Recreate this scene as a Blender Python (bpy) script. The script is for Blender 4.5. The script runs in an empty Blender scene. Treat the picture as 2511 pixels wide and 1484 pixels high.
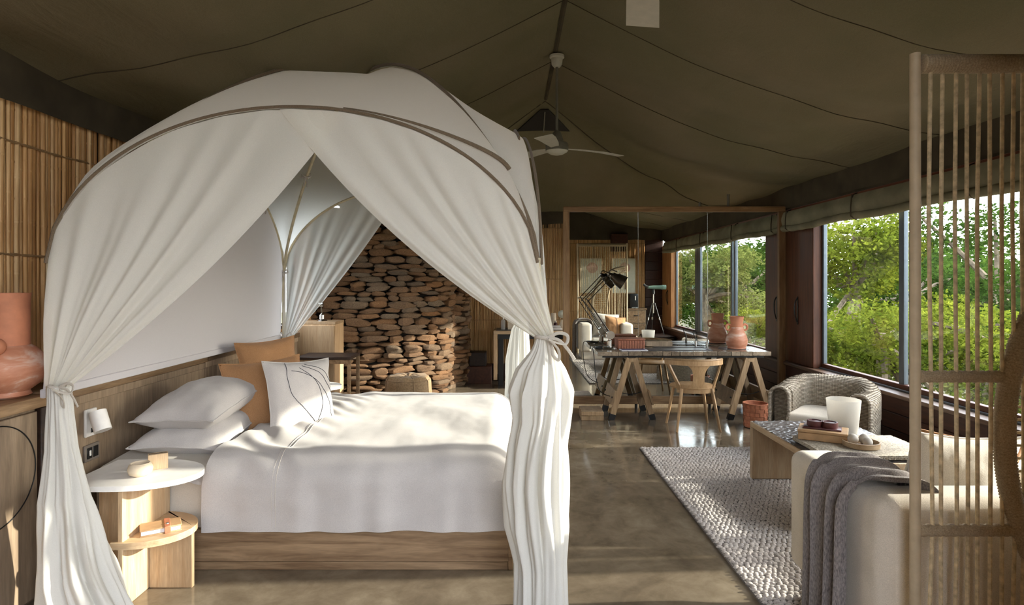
import bpy, bmesh, math, random
from mathutils import Vector, Matrix, noise
random.seed(7)
PI = math.pi
sc = bpy.context.scene
COL = sc.collection

# ------------------------------------------------------------------ camera, sky, sun, exposure
cam_d = bpy.data.cameras.new('camera'); cam = bpy.data.objects.new('camera', cam_d); COL.objects.link(cam)
cam.location = (0, 0, 1.56); cam.rotation_euler = (PI/2, 0, 0)
cam_d.sensor_width = 36.0; cam_d.lens = 1500/2511*36
cam_d.shift_x = 5.5/2511; cam_d.shift_y = -52/2511
cam_d.clip_start = 0.05; cam_d.clip_end = 500
sc.camera = cam

world = bpy.data.worlds.new('world'); sc.world = world; world.use_nodes = True
wn = world.node_tree; wn.nodes.clear()
w_out = wn.nodes.new('ShaderNodeOutputWorld'); w_bg = wn.nodes.new('ShaderNodeBackground')
w_sky = wn.nodes.new('ShaderNodeTexSky'); w_sky.sky_type = 'NISHITA'; w_sky.sun_disc = False
w_sky.sun_elevation = math.radians(30); w_sky.sun_rotation = math.radians(86); w_sky.air_density = 1.0; w_sky.dust_density = 2.5; w_sky.ozone_density = 1.0
w_mix = wn.nodes.new('ShaderNodeMix'); w_mix.data_type = 'RGBA'
w_mix.inputs[0].default_value = 0.72; w_mix.inputs[7].default_value = (5.75, 5.9, 6.25, 1)
wn.links.new(w_sky.outputs[0], w_mix.inputs[6]); wn.links.new(w_mix.outputs[2], w_bg.inputs[0])
w_bg.inputs[1].default_value = 1.05
wn.links.new(w_bg.outputs[0], w_out.inputs[0])

SUN_TAN = 0.30
sun_d = bpy.data.lights.new('sun', 'SUN'); sun = bpy.data.objects.new('sun', sun_d); COL.objects.link(sun)
sun_d.energy = 8.4; sun_d.angle = math.radians(0.9); sun_d.color = (1.0, 0.93, 0.82)
sun.rotation_euler = Vector((-1.0, -0.06, -SUN_TAN)).to_track_quat('-Z', 'Y').to_euler()
sun.location = (20, 6, 10)

sc.view_settings.view_transform = 'Standard'; sc.view_settings.look = 'None'
sc.view_settings.gamma = 1.0; sc.view_settings.use_curve_mapping = False
sc.view_settings.exposure = 0.80
sc.cycles.max_bounces = 10; sc.cycles.diffuse_bounces = 6; sc.cycles.glossy_bounces = 5
sc.cycles.transparent_max_bounces = 16; sc.cycles.transmission_bounces = 8
sc.cycles.sample_clamp_indirect = 6.0

# ------------------------------------------------------------------ materials
def lin(c):
    return tuple(((x/255)/12.92 if x/255 <= 0.04045 else ((x/255+0.055)/1.055)**2.4) for x in c) + (1.0,)
class NT:
    def __init__(self, name):
        self.m = bpy.data.materials.new(name); self.m.use_nodes = True
        self.t = self.m.node_tree; self.t.nodes.clear()
        self.out = self.n('ShaderNodeOutputMaterial'); self.b = self.n('ShaderNodeBsdfPrincipled')
        self.l(self.b.outputs[0], self.out.inputs[0])
    def n(self, t): return self.t.nodes.new(t)
    def l(self, a, b): self.t.links.new(a, b)
    def coord(self, scale=(1,1,1), kind='Object'):
        tc = self.n('ShaderNodeTexCoord'); mp = self.n('ShaderNodeMapping'); mp.inputs['Scale'].default_value = scale
        self.l(tc.outputs[kind], mp.inputs[0]); return mp.outputs[0]
    def noise(self, vec, scale, detail=4, rough=0.55, dist=0.0):
        x = self.n('ShaderNodeTexNoise'); self.l(vec, x.inputs['Vector'])
        x.inputs['Scale'].default_value = scale; x.inputs['Detail'].default_value = detail
        x.inputs['Roughness'].default_value = rough; x.inputs['Distortion'].default_value = dist
        return x.outputs['Fac']
    def ramp(self, fac, stops):
        r = self.n('ShaderNodeValToRGB'); self.l(fac, r.inputs[0])
        while len(r.color_ramp.elements) < len(stops): r.color_ramp.elements.new(0.5)
        for e, (p, c) in zip(r.color_ramp.elements, stops): e.position = p; e.color = lin(c)
        return r.outputs[0]
    def mixc(self, a, b, fac, mode='MIX'):
        x = self.n('ShaderNodeMix'); x.data_type = 'RGBA'; x.blend_type = mode
        for v, i in ((fac, 0), (a, 6), (b, 7)):
            if hasattr(v, 'links'): self.l(v, x.inputs[i])
            elif i == 0: x.inputs[0].default_value = v
            else: x.inputs[i].default_value = lin(v) if len(v) == 3 else v
        return x.outputs[2]
    def bump(self, h, strength=0.3, dist=0.01):
        x = self.n('ShaderNodeBump'); x.inputs['Strength'].default_value = strength; x.inputs['Distance'].default_value = dist
        self.l(h, x.inputs['Height']); self.l(x.outputs[0], self.b.inputs['Normal']); return x.outputs[0]
    def rnd(self):
        return self.n('ShaderNodeObjectInfo').outputs['Random']
    def set(self, rough=0.6, metal=0.0, spec=0.4):
        self.b.inputs['Roughness'].default_value = rough; self.b.inputs['Metallic'].default_value = metal
        self.b.inputs['Specular IOR Level'].default_value = spec
    def color(self, c):
        if hasattr(c, 'links'): self.l(c, self.b.inputs['Base Color'])
        else: self.b.inputs['Base Color'].default_value = lin(c)

def plain(name, c, rough=0.6, metal=0.0, var=0.12, scale=18, spec=0.4, bump=0.0):
    t = NT(name); v = t.coord(); f = t.noise(v, scale, 4)
    d = tuple(max(0, x*(1-var)) for x in c); e = tuple(min(255, x*(1+var*0.6)) for x in c)
    t.color(t.ramp(f, [(0.3, d), (0.7, e)])); t.set(rough, metal, spec)
    if bump: t.bump(f, bump, 0.004)
    return t.m
def wood(name, dark, light, axis='x', rough=0.55, scale=1.0, contrast=(0.3, 0.72), var=0.25, spec=0.35):
    t = NT(name); k = {'x': (0.9, 11, 11), 'y': (11, 0.9, 11), 'z': (11, 11, 0.9)}[axis]
    oi = t.n('ShaderNodeObjectInfo'); tc = t.n('ShaderNodeTexCoord')
    add = t.n('ShaderNodeVectorMath'); add.operation = 'MULTIPLY_ADD'
    cmb = t.n('ShaderNodeCombineXYZ')
    for i in range(3): t.l(oi.outputs['Random'], cmb.inputs[i])
    t.l(cmb.outputs[0], add.inputs[0]); add.inputs[1].default_value = (7, 5, 3); t.l(tc.outputs['Object'], add.inputs[2])
    mp = t.n('ShaderNodeMapping'); mp.inputs['Scale'].default_value = tuple(x*scale for x in k); t.l(add.outputs[0], mp.inputs[0])
    f1 = t.noise(mp.outputs[0], 2.2, 5, 0.6, 0.6); f2 = t.noise(mp.outputs[0], 14, 3, 0.6)
    c = t.ramp(f1, [(contrast[0], dark), (contrast[1], light)])
    c = t.mixc(c, t.ramp(f2, [(0.25, (120,120,120)), (0.75, (255,255,255))]), 0.35, 'MULTIPLY')
    rr = t.ramp(oi.outputs['Random'], [(0, tuple(255*(1-var) for _ in range(3))), (1, (255,255,255))])
    c = t.mixc(c, rr, 1.0, 'MULTIPLY'); t.color(c); t.set(rough, 0, spec); t.bump(f2, 0.12, 0.003)
    return t.m
def fabric(name, c, c2=None, scale=420, rough=0.9, bump=0.25, axis=None, var=0.1):
    t = NT(name); v = t.coord((1,1,1) if axis is None else axis)
    f = t.noise(v, scale, 2, 0.6); g = t.noise(t.coord(), 6, 3)
    c2 = c2 or tuple(x*0.82 for x in c)
    col = t.mixc(t.ramp(f, [(0.3, c2), (0.7, c)]), t.ramp(g, [(0.2, tuple(255*(1-var) for _ in range(3))), (0.8, (255,255,255))]), 1.0, 'MULTIPLY')
    t.color(col); t.set(rough, 0, 0.15); t.b.inputs['Sheen Weight'].default_value = 0.15; t.bump(f, bump, 0.002)
    return t.m
def sheer(name, c, alpha, trans=0.45):
    t = NT(name); t.t.nodes.remove(t.b)
    d = t.n('ShaderNodeBsdfDiffuse'); tr = t.n('ShaderNodeBsdfTranslucent'); tp = t.n('ShaderNodeBsdfTransparent')
    f = t.noise(t.coord(), 500, 2); col = t.ramp(f, [(0.2, tuple(x*0.93 for x in c)), (0.8, c)])
    t.l(col, d.inputs[0]); t.l(col, tr.inputs[0])
    m1 = t.n('ShaderNodeMixShader'); m1.inputs[0].default_value = trans; t.l(d.outputs[0], m1.inputs[1]); t.l(tr.outputs[0], m1.inputs[2])
    m2 = t.n('ShaderNodeMixShader'); m2.inputs[0].default_value = alpha; t.l(m1.outputs[0], m2.inputs[1]); t.l(tp.outputs[0], m2.inputs[2])
    t.l(m2.outputs[0], t.out.inputs[0]); return t.m

M = {}
def build_materials():
    # concrete floor
    t = NT('polished_concrete'); v = t.coord()
    a = t.noise(v, 1.1, 6, 0.62, 0.8); b = t.noise(v, 7, 6, 0.65, 0.4)
    c = t.mixc(t.ramp(a, [(0.3, (88,78,66)), (0.5, (116,104,88)), (0.72, (140,128,110))]), t.ramp(b, [(0.3, (165,160,150)), (0.7, (255,255,255))]), 0.6, 'MULTIPLY')
    t.color(c); t.set(0.24, 0, 0.5); t.l(t.ramp(b, [(0.3, (70,70,70)), (0.75, (120,120,120))]), t.b.inputs['Roughness']); t.bump(b, 0.05, 0.004); M['floor'] = t.m
    # canvas
    t = NT('olive_canvas'); v = t.coord(); a = t.noise(v, 0.7, 4); b = t.noise(v, 260, 2)
    c = t.mixc(t.ramp(a, [(0.35, (112,107,82)), (0.65, (126,116,94))]), t.ramp(b, [(0.2, (215,215,215)), (0.8, (255,255,255))]), 1.0, 'MULTIPLY')
    t.color(c); t.set(0.9, 0, 0.1); w = t.noise(t.coord((3, 1, 1)), 2.5, 5, 0.6, 0.5); t.bump(w, 0.35, 0.04); M['canvas'] = t.m
    t = NT('dark_canvas'); v = t.coord(); a = t.noise(v, 3, 4); t.color(t.ramp(a, [(0.3, (62,56,46)), (0.7, (84,76,62))])); t.set(0.9, 0, 0.1); t.bump(a, 0.3, 0.02); M['canvas_dark'] = t.m
    t = NT('blind_canvas'); v = t.coord(); a = t.noise(v, 4, 4); t.color(t.ramp(a, [(0.3, (108,104,84)), (0.7, (138,132,108))])); t.set(0.9, 0, 0.1); t.bump(a, 0.3, 0.02); M['blind'] = t.m
    # bamboo reeds
    def reed(name, lo, mid, hi):
        t = NT(name); r = t.rnd(); v = t.coord((20, 20, 1.2)); f = t.noise(v, 2.5, 5, 0.6)
        c = t.mixc(t.ramp(r, [(0, lo), (0.45, mid), (1, hi)]), t.ramp(f, [(0.25, (185,165,140)), (0.7, (255,255,255))]), 0.9, 'MULTIPLY')
        g = t.noise(t.coord((60, 60, 1.0)), 1.3, 3); c = t.mixc(c, t.ramp(g, [(0.35, (196,172,142)), (0.62, (255,255,255))]), 0.8, 'MULTIPLY')
        t.color(c); t.set(0.5, 0, 0.35); t.bump(f, 0.2, 0.002); return t.m
    M['reed'] = reed('bamboo_reed', (190,146,92), (220,180,124), (236,208,162))
    M['reed_far'] = reed('bamboo_reed_field', (194,150,94), (200,156,100), (206,162,106))
    M['rope_tie'] = plain('jute_tie', (150,120,82), 0.9)
    M['node'] = plain('reed_backing', (58,40,24), 0.9)
    # woods
    M['ash'] = wood('pale_ash', (196,160,120), (226,198,160), 'z', 0.5)
    M['ash_x'] = wood('pale_ash_flat', (198,162,122), (228,200,162), 'x', 0.5)
    M['ash_y'] = wood('pale_ash_depth', (198,162,122), (228,200,162), 'y', 0.5)
    M['platform'] = wood('bed_platform_oak', (120,92,64), (186,154,118), 'x', 0.6, 0.9)
    M['panel'] = wood('weathered_panel', (148,124,100), (196,170,140), 'z', 0.65, 0.8)
    M['ledge'] = wood('ledge_oak', (128,98,68), (190,156,118), 'y', 0.6)
    M['cabinet'] = wood('cabinet_oak', (196,156,114), (226,190,148), 'z', 0.5, 0.7)
    M['redwood'] = wood('red_brown_wood_x', (74,38,24), (112,62,40), 'y', 0.5)
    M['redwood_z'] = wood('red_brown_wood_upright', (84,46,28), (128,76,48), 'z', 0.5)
    M['redbeam'] = wood('red_beam', (122,62,36), (158,90,56), 'y', 0.5)
    M['sill'] = wood('sill_wood', (104,76,58), (150,118,94), 'y', 0.45)
    M['sill_pale'] = wood('bounce_deck_timber', (176,156,130), (214,196,168), 'y', 0.7)
    M['board_dark'] = wood('dark_boards', (58,34,24), (86,52,38), 'y', 0.55)
    M['pine_z'] = wood('mirror_frame_pine_upright', (140,100,62), (188,148,104), 'z', 0.55)
    M['pine_x'] = wood('mirror_frame_pine', (140,100,62), (190,150,106), 'x', 0.55)
    M['desk'] = wood('desk_plank_wood', (116,100,84), (176,156,132), 'y', 0.22, spec=0.6)
    M['trestle'] = wood('trestle_wood', (140,110,78), (192,160,120), 'z', 0.55)
    M['chair'] = wood('chair_oak', (172,134,92), (206,168,124), 'z', 0.45)
    M['darkwood'] = wood('dark_wood', (38,26,20), (66,46,34), 'y', 0.5)
    M['jamb'] = wood('sunlit_jamb', (150,96,54), (206,150,98), 'z', 0.55)  # paler than the other posts: sunlight put into the wood colour
    # textiles
    M['linen'] = fabric('white_linen', (196,190,185), (180,174,170), 300, 0.85, 0.2, var=0.05)
    M['sheet'] = fabric('ivory_sheet', (202,194,180), (186,178,166), 300, 0.85, 0.2, var=0.05)
    M['tan'] = fabric('tan_linen', (180,136,96), (150,108,72), 350, 0.9, 0.3)
    M['thread'] = plain('dark_thread', (52,54,62), 0.9)
    M['sofa'] = fabric('sofa_weave', (230,219,203), (200,189,173), 300, 0.95, 0.5, (1, 1, 2.2))
    M['sofa_seat'] = fabric('seat_weave', (222,216,206), (196,190,180), 300, 0.95, 0.4)
    M['throw'] = fabric('grey_wool', (152,144,140), (98,92,92), 260, 0.95, 0.5, (1, 1, 0.25))
    M['rug'] = fabric('wool_rug', (206,198,190), (160,152,148), 90, 0.95, 0.3)
    M['rug_base'] = fabric('rug_ground', (120,112,106), (84,78,74), 90, 0.95, 0.3)
    M['pouf'] = fabric('pouf_leather', (160,132,98), (130,104,76), 60, 0.6, 0.15)
    M['sheer'] = sheer('sheer_voile', (246,243,234), 0.10, 0.46)
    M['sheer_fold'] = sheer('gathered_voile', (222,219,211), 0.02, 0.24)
    M['sheer_thin'] = sheer('thin_voile', (236,236,232), 0.26, 0.42)
    M['roof_cloth'] = sheer('canopy_cotton', (248,246,242), 0.0, 0.78)
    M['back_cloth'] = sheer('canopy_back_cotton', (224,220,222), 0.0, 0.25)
    M['tape'] = fabric('brown_tape', (124,108,90), (98,84,68), 300)
    M['pole'] = plain('pale_rattan_pole', (190,178,150), 0.6)
    # stone
    t = NT('field_stone'); r = t.rnd(); v = t.coord(); f = t.noise(v, 9, 6, 0.65); g = t.noise(v, 45, 5, 0.7)
    c = t.mixc(t.ramp(r, [(0, (150,112,80)), (0.3, (182,142,106)), (0.55, (164,144,122)), (0.8, (196,146,102)), (1, (148,130,112))]), t.ramp(f, [(0.3, (150,142,135)), (0.7, (255,250,240))]), 0.9, 'MULTIPLY')
    t.color(c); t.set(0.8, 0, 0.3); t.bump(g, 0.8, 0.03); M['stone'] = t.m
    M['mortar'] = plain('dark_joint', (34,28,22), 0.95)
    M['terracotta'] = plain('terracotta', (192,126,94), 0.7, var=0.16, scale=7, bump=0.1)
    t = NT('banded_terracotta'); v = t.coord((1, 1, 3)); f = t.noise(v, 4.5, 5, 0.6, 0.5)
    t.color(t.ramp(f, [(0.35, (168,104,74)), (0.52, (190,132,104)), (0.62, (206,176,158)), (0.75, (180,118,88))])); t.set(0.55, 0, 0.4); M['terra2'] = t.m
    M['leather_pink'] = plain('tan_pink_leather', (176,112,82), 0.6, var=0.15)
    M['white'] = plain('white_lacquer', (232,228,222), 0.35, var=0.03)
    M['cream'] = plain('cream_ceramic', (216,198,172), 0.6, var=0.05)
    M['grey_ball'] = plain('grey_stone_ball', (176,168,158), 0.6, var=0.08)
    M['black'] = plain('black_metal', (22,21,20), 0.4, var=0.1)
    M['chrome'] = plain('brushed_chrome', (190,188,184), 0.22, 1.0, var=0.05)
    M['bronze'] = plain('dark_nickel', (74,66,56), 0.28, 0.9, var=0.1)
    M['fan'] = plain('fan_enamel', (176,172,158), 0.5, var=0.04)
    M['fan_dark'] = plain('fan_motor', (104,100,88), 0.45, var=0.05)
    M['alu'] = plain('window_aluminium', (96,104,112), 0.35, 0.6, var=0.05)
    M['plum'] = plain('plum_lacquer', (84,46,46), 0.35, var=0.12)
    M['box_tan'] = plain('tan_leather_box', (176,142,104), 0.65, var=0.08)
    M['leather_brown'] = plain('brown_woven_leather', (140,84,60), 0.55, var=0.2, scale=60, bump=0.4)
    M['paper'] = plain('paper', (206,202,204), 0.8, var=0.04)
    M['ink'] = plain('violet_print', (92,84,112), 0.7, var=0.3, scale=60)
    M['slate'] = plain('dark_leather_pad', (74,70,70), 0.35, var=0.1)
    M['rope'] = fabric('tan_rope', (186,168,140), (146,128,102), 200, 0.9, 0.4)
    M['rope_thin'] = plain('thin_cord', (200,182,148), 0.8, var=0.2, scale=40)
    M['pole_tan'] = plain('screen_tube', (186,168,140), 0.5, var=0.06)
    M['slab'] = plain('felted_grey_slab', (168,158,142), 0.95, var=0.3, scale=120, bump=0.8)
    M['carved'] = plain('carved_dark_top', (96,88,84), 0.28, var=0.2, spec=0.6)
    M['grey_plate'] = plain('socket_grey', (120,110,100), 0.4, var=0.05)
    M['green'] = plain('scope_green', (96,118,106), 0.45, var=0.05)
    M['art'] = plain('art_paper', (206,204,186), 0.8, var=0.03)
    M['art_pink'] = plain('art_pink', (196,160,146), 0.8, var=0.1, scale=80)
    M['art_brown'] = plain('art_brown', (96,60,44), 0.8)
    M['soil'] = plain('forest_floor', (76,74,48), 0.95, var=0.4, scale=1.5)
    M['bark'] = plain('bark', (104,92,76), 0.9, var=0.3, scale=8, bump=0.5)
    # glass, mirror, candle vessel
    t = NT('window_glass'); t.t.nodes.remove(t.b); g = t.n('ShaderNodeBsdfGlossy'); g.inputs['Roughness'].default_value = 0.0; tp = t.n('ShaderNodeBsdfTransparent')
    tp.inputs[0].default_value = (0.93, 0.95, 0.94, 1); lw = t.n('ShaderNodeLayerWeight'); lw.inputs[0].default_value = 0.5
    fr = t.n('ShaderNodeMath'); fr.operation = 'POWER'; fr.inputs[1].default_value = 5.0; t.l(lw.outputs['Facing'], fr.inputs[0])
    fa = t.n('ShaderNodeMath'); fa.operation = 'MULTIPLY_ADD'; fa.inputs[1].default_value = 0.8; fa.inputs[2].default_value = 0.035; t.l(fr.outputs[0], fa.inputs[0])
    mx = t.n('ShaderNodeMixShader'); t.l(fa.outputs[0], mx.inputs[0]); t.l(tp.outputs[0], mx.inputs[1]); t.l(g.outputs[0], mx.inputs[2]); t.l(mx.outputs[0], t.out.inputs[0]); M['glass'] = t.m
    t = NT('mirror_glass'); t.color((226,228,224)); t.set(0.0, 1.0); f = t.noise(t.coord(), 3, 2); t.l(t.ramp(f, [(0, (0,0,0)), (1, (2,2,2))]), t.b.inputs['Roughness']); M['mirror'] = t.m
    M['frost'] = sheer('frosted_glass', (226,222,214), 0.12, 0.55)
    def leaf(name, a, b):
        t = NT(name); t.t.nodes.remove(t.b); f = t.noise(t.coord(), 1.6, 3); f2 = t.noise(t.coord(), 30, 2)
        col = t.mixc(t.ramp(f, [(0.3, a), (0.7, b)]), t.ramp(f2, [(0.3, (120,130,110)), (0.7, (255,255,255))]), 0.8, 'MULTIPLY')
        d = t.n('ShaderNodeBsdfDiffuse'); tr = t.n('ShaderNodeBsdfTranslucent'); t.l(col, d.inputs[0]); t.l(col, tr.inputs[0])
        mx = t.n('ShaderNodeMixShader'); mx.inputs[0].default_value = 0.42; t.l(d.outputs[0], mx.inputs[1]); t.l(tr.outputs[0], mx.inputs[2])
        t.l(mx.outputs[0], t.out.inputs[0]); return t.m
    M['leaf_a'] = leaf('leaf_fresh', (64,84,24), (138,144,52)); M['leaf_b'] = leaf('leaf_deep', (36,60,26), (78,102,40)); M['leaf_c'] = leaf('leaf_olive', (84,94,46), (140,146,82))
build_materials()

# ------------------------------------------------------------------ geometry helpers
class MB:
    def __init__(s): s.v = []; s.f = []
    def add(s, vs, fs):
        o = len(s.v); s.v += [tuple(x) for x in vs]; s.f += [tuple(i+o for i in f) for f in fs]; return s
    def box(s, x0, x1, y0, y1, z0, z1, bev=0.0, seg=1, mat=None):
        if bev <= 0:
            vs = [(x,y,z) for x in (x0,x1) for y in (y0,y1) for z in (z0,z1)]
            fs = [(0,1,3,2),(4,6,7,5),(0,4,5,1),(2,3,7,6),(0,2,6,4),(1,5,7,3)]
        else:
            bm = bmesh.new(); bmesh.ops.create_cube(bm, size=1.0)
            for v in bm.verts: v.co = Vector(((x0+x1)/2+v.co.x*(x1-x0), (y0+y1)/2+v.co.y*(y1-y0), (z0+z1)/2+v.co.z*(z1-z0)))
            bmesh.ops.bevel(bm, geom=list(bm.edges), offset=min(bev, 0.49*min(abs(x1-x0),abs(y1-y0),abs(z1-z0))), segments=seg, profile=0.5, affect='EDGES')
            bm.verts.index_update(); vs = [v.co.copy() for v in bm.verts]; fs = [tuple(v.index for v in f.verts) for f in bm.faces]; bm.free()
        if mat: vs = [mat @ Vector(v) for v in vs]
        return s.add(vs, fs)
    def grid(s, fn, nu, nv, cu=False, cv=False):
        us = nu if cu else nu+1; vn = nv if cv else nv+1
        vs = [fn(i/nu, j/nv) for i in range(us) for j in range(vn)]
        fs = []
        for i in range(nu):
            for j in range(nv):
                a, b = i, (i+1) % us if cu else i+1; c, d = j, (j+1) % vn if cv else j+1
                fs.append((a*vn+c, b*vn+c, b*vn+d, a*vn+d))
        return s.add(vs, fs)
    def tube(s, path, r, n=8, closed=False, caps=True, flat=None):
        P = [Vector(p) for p in path]; m = len(P)
        if not hasattr(r, '__len__'): r = [r]*m
        T = []
        for i in range(m):
            a = P[(i-1) % m] if (closed or i > 0) else P[i]; b = P[(i+1) % m] if (closed or i < m-1) else P[i]
            t = (b-a); T.append(t.normalized() if t.length > 1e-9 else Vector((0,0,1)))
        up = Vector((0,0,1)) if abs(T[0].z) < 0.9 else Vector((1,0,0))
        N = (up - T[0]*up.dot(T[0])).normalized(); vs = []
        for i in range(m):
            N = (N - T[i]*N.dot(T[i])); N = N.normalized() if N.length > 1e-6 else T[i].orthogonal().normalized(); B = T[i].cross(N)
            for k in range(n):
                a = 2*PI*k/n; fx = 1.0 if flat is None else flat
                vs.append(P[i] + (N*math.cos(a) + B*math.sin(a)*fx)*r[i])
        fs = []
        for i in range(m if closed else m-1):
            j = (i+1) % m
            for k in range(n): fs.append((i*n+k, i*n+(k+1) % n, j*n+(k+1) % n, j*n+k))
        if caps and not closed: fs.append(tuple(range(n-1, -1, -1))); fs.append(tuple((m-1)*n+k for k in range(n)))
        return s.add(vs, fs)
    def cyl(s, a, b, r0, r1=None, n=16): return s.tube([a, b], [r0, r0 if r1 is None else r1], n)
    def lathe(s, prof, c=(0,0,0), n=32, sx=1.0, sy=1.0):
        cx, cy, cz = c; k = len(prof); vs = []; fs = []
        for i in range(n):
            a = 2*PI*i/n
            for (r, z) in prof: vs.append((cx+r*math.cos(a)*sx, cy+r*math.sin(a)*sy, cz+z))
        for i in range(n):
            j = (i+1) % n
            for q in range(k-1): fs.append((i*k+q, j*k+q, j*k+q+1, i*k+q+1))
        return s.add(vs, fs)
    def prism(s, poly, z0, z1, fn=None):
        n = len(poly); fn = fn or (lambda p, z: (p[0], p[1], z))
        vs = [fn(p, z0) for p in poly] + [fn(p, z1) for p in poly]
        fs = [tuple(range(n-1, -1, -1)), tuple(range(n, 2*n))] + [(i, (i+1) % n, n+(i+1) % n, n+i) for i in range(n)]
        return s.add(vs, fs)
    def xf(s, m): s.v = [tuple(m @ Vector(p)) for p in s.v]; return s

def mesh_of(mb, name, mat, smooth=40):
    me = bpy.data.meshes.new(name); me.from_pydata(mb.v, [], mb.f); me.validate(); me.update()
    bm = bmesh.new(); bm.from_mesh(me); bmesh.ops.recalc_face_normals(bm, faces=bm.faces); bm.to_mesh(me); bm.free()
    if smooth:
        me.polygons.foreach_set('use_smooth', [True]*len(me.polygons)); me.set_sharp_from_angle(angle=math.radians(smooth))
    if mat: me.materials.append(M[mat] if isinstance(mat, str) else mat)
    return me
def ob(name, mb, mat, parent=None, smooth=40, world=True, label=None):
    """mesh object; with a parent, coordinates given in world space are moved under the parent's base"""
    if parent is not None and world:
        inv = parent_inv(parent); mb.v = [tuple(inv @ Vector(p)) for p in mb.v]
    o = bpy.data.objects.new(name, mesh_of(mb, name, mat, smooth)); COL.objects.link(o); o.parent = parent
    if label: o['label'] = label
    return o
def parent_inv(p):
    m = Matrix.Identity(4)
    while p is not None:
        m = (Matrix.Translation(p.location) @ p.rotation_euler.to_matrix().to_4x4()) @ m; p = p.parent
    return m.inverted()
def tag(o, label, cat, group=None):
    o['label'] = label; o['category'] = cat
    if group: o['group'] = group
    return o
def thing(name, label, cat, loc, rz=0.0, group=None):
    o = bpy.data.objects.new(name, None); COL.objects.link(o); o.location = loc; o.rotation_euler = (0, 0, rz); o.empty_display_size = 0.1
    return tag(o, label, cat, group)
def struct(name, mb, mat, smooth=40, parent=None):
    o = ob(name, mb, mat, parent, smooth)
    if parent is None: o['kind'] = 'structure'
    return o
def copy_tree(o, parent=None):
    c = o.copy(); COL.objects.link(c); c.parent = parent
    for ch in list(o.children): copy_tree(ch, c)
    return c
def V(*a): return Vector(a)
def rz(a, c=(0,0,0)): return Matrix.Translation(c) @ Matrix.Rotation(a, 4, 'Z')
def interp(t, T, Y):
    if t <= T[0]: return Y[0]
    for i in range(len(T)-1):
        if t <= T[i+1]:
            k = (t-T[i])/(T[i+1]-T[i]); return Y[i]*(1-k)+Y[i+1]*k
    return Y[-1]
def smooth_path(pts, n=8, closed=False):
    P = [Vector(p) for p in pts]; out = []; m = len(P)
    for i in range(m if closed else m-1):
        p0 = P[(i-1) % m] if (closed or i > 0) else P[0]; p1 = P[i]; p2 = P[(i+1) % m]; p3 = P[(i+2) % m] if (closed or i < m-2) else P[-1]
        for k in range(n):
            t = k/n
            out.append(0.5*((2*p1)+(-p0+p2)*t+(2*p0-5*p1+4*p2-p3)*t*t+(-p0+3*p1-3*p2+p3)*t**3))
    if not closed: out.append(P[-1])
    return out
def nz(x, y, z=0.0): return noise.noise(Vector((x, y, z)))

XL, XR = -2.6, 3.40          # left reed wall, right window wall
ZE, ZV, ZR, XRIDGE = 2.70, 2.47, 3.75, 0.43
YM = 7.50                    # mirror plane
YB = 9.72                    # far reed wall
YREAR = 1.36                 # short wall beside the doorway the camera stands in
XDOOR = 1.23

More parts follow.
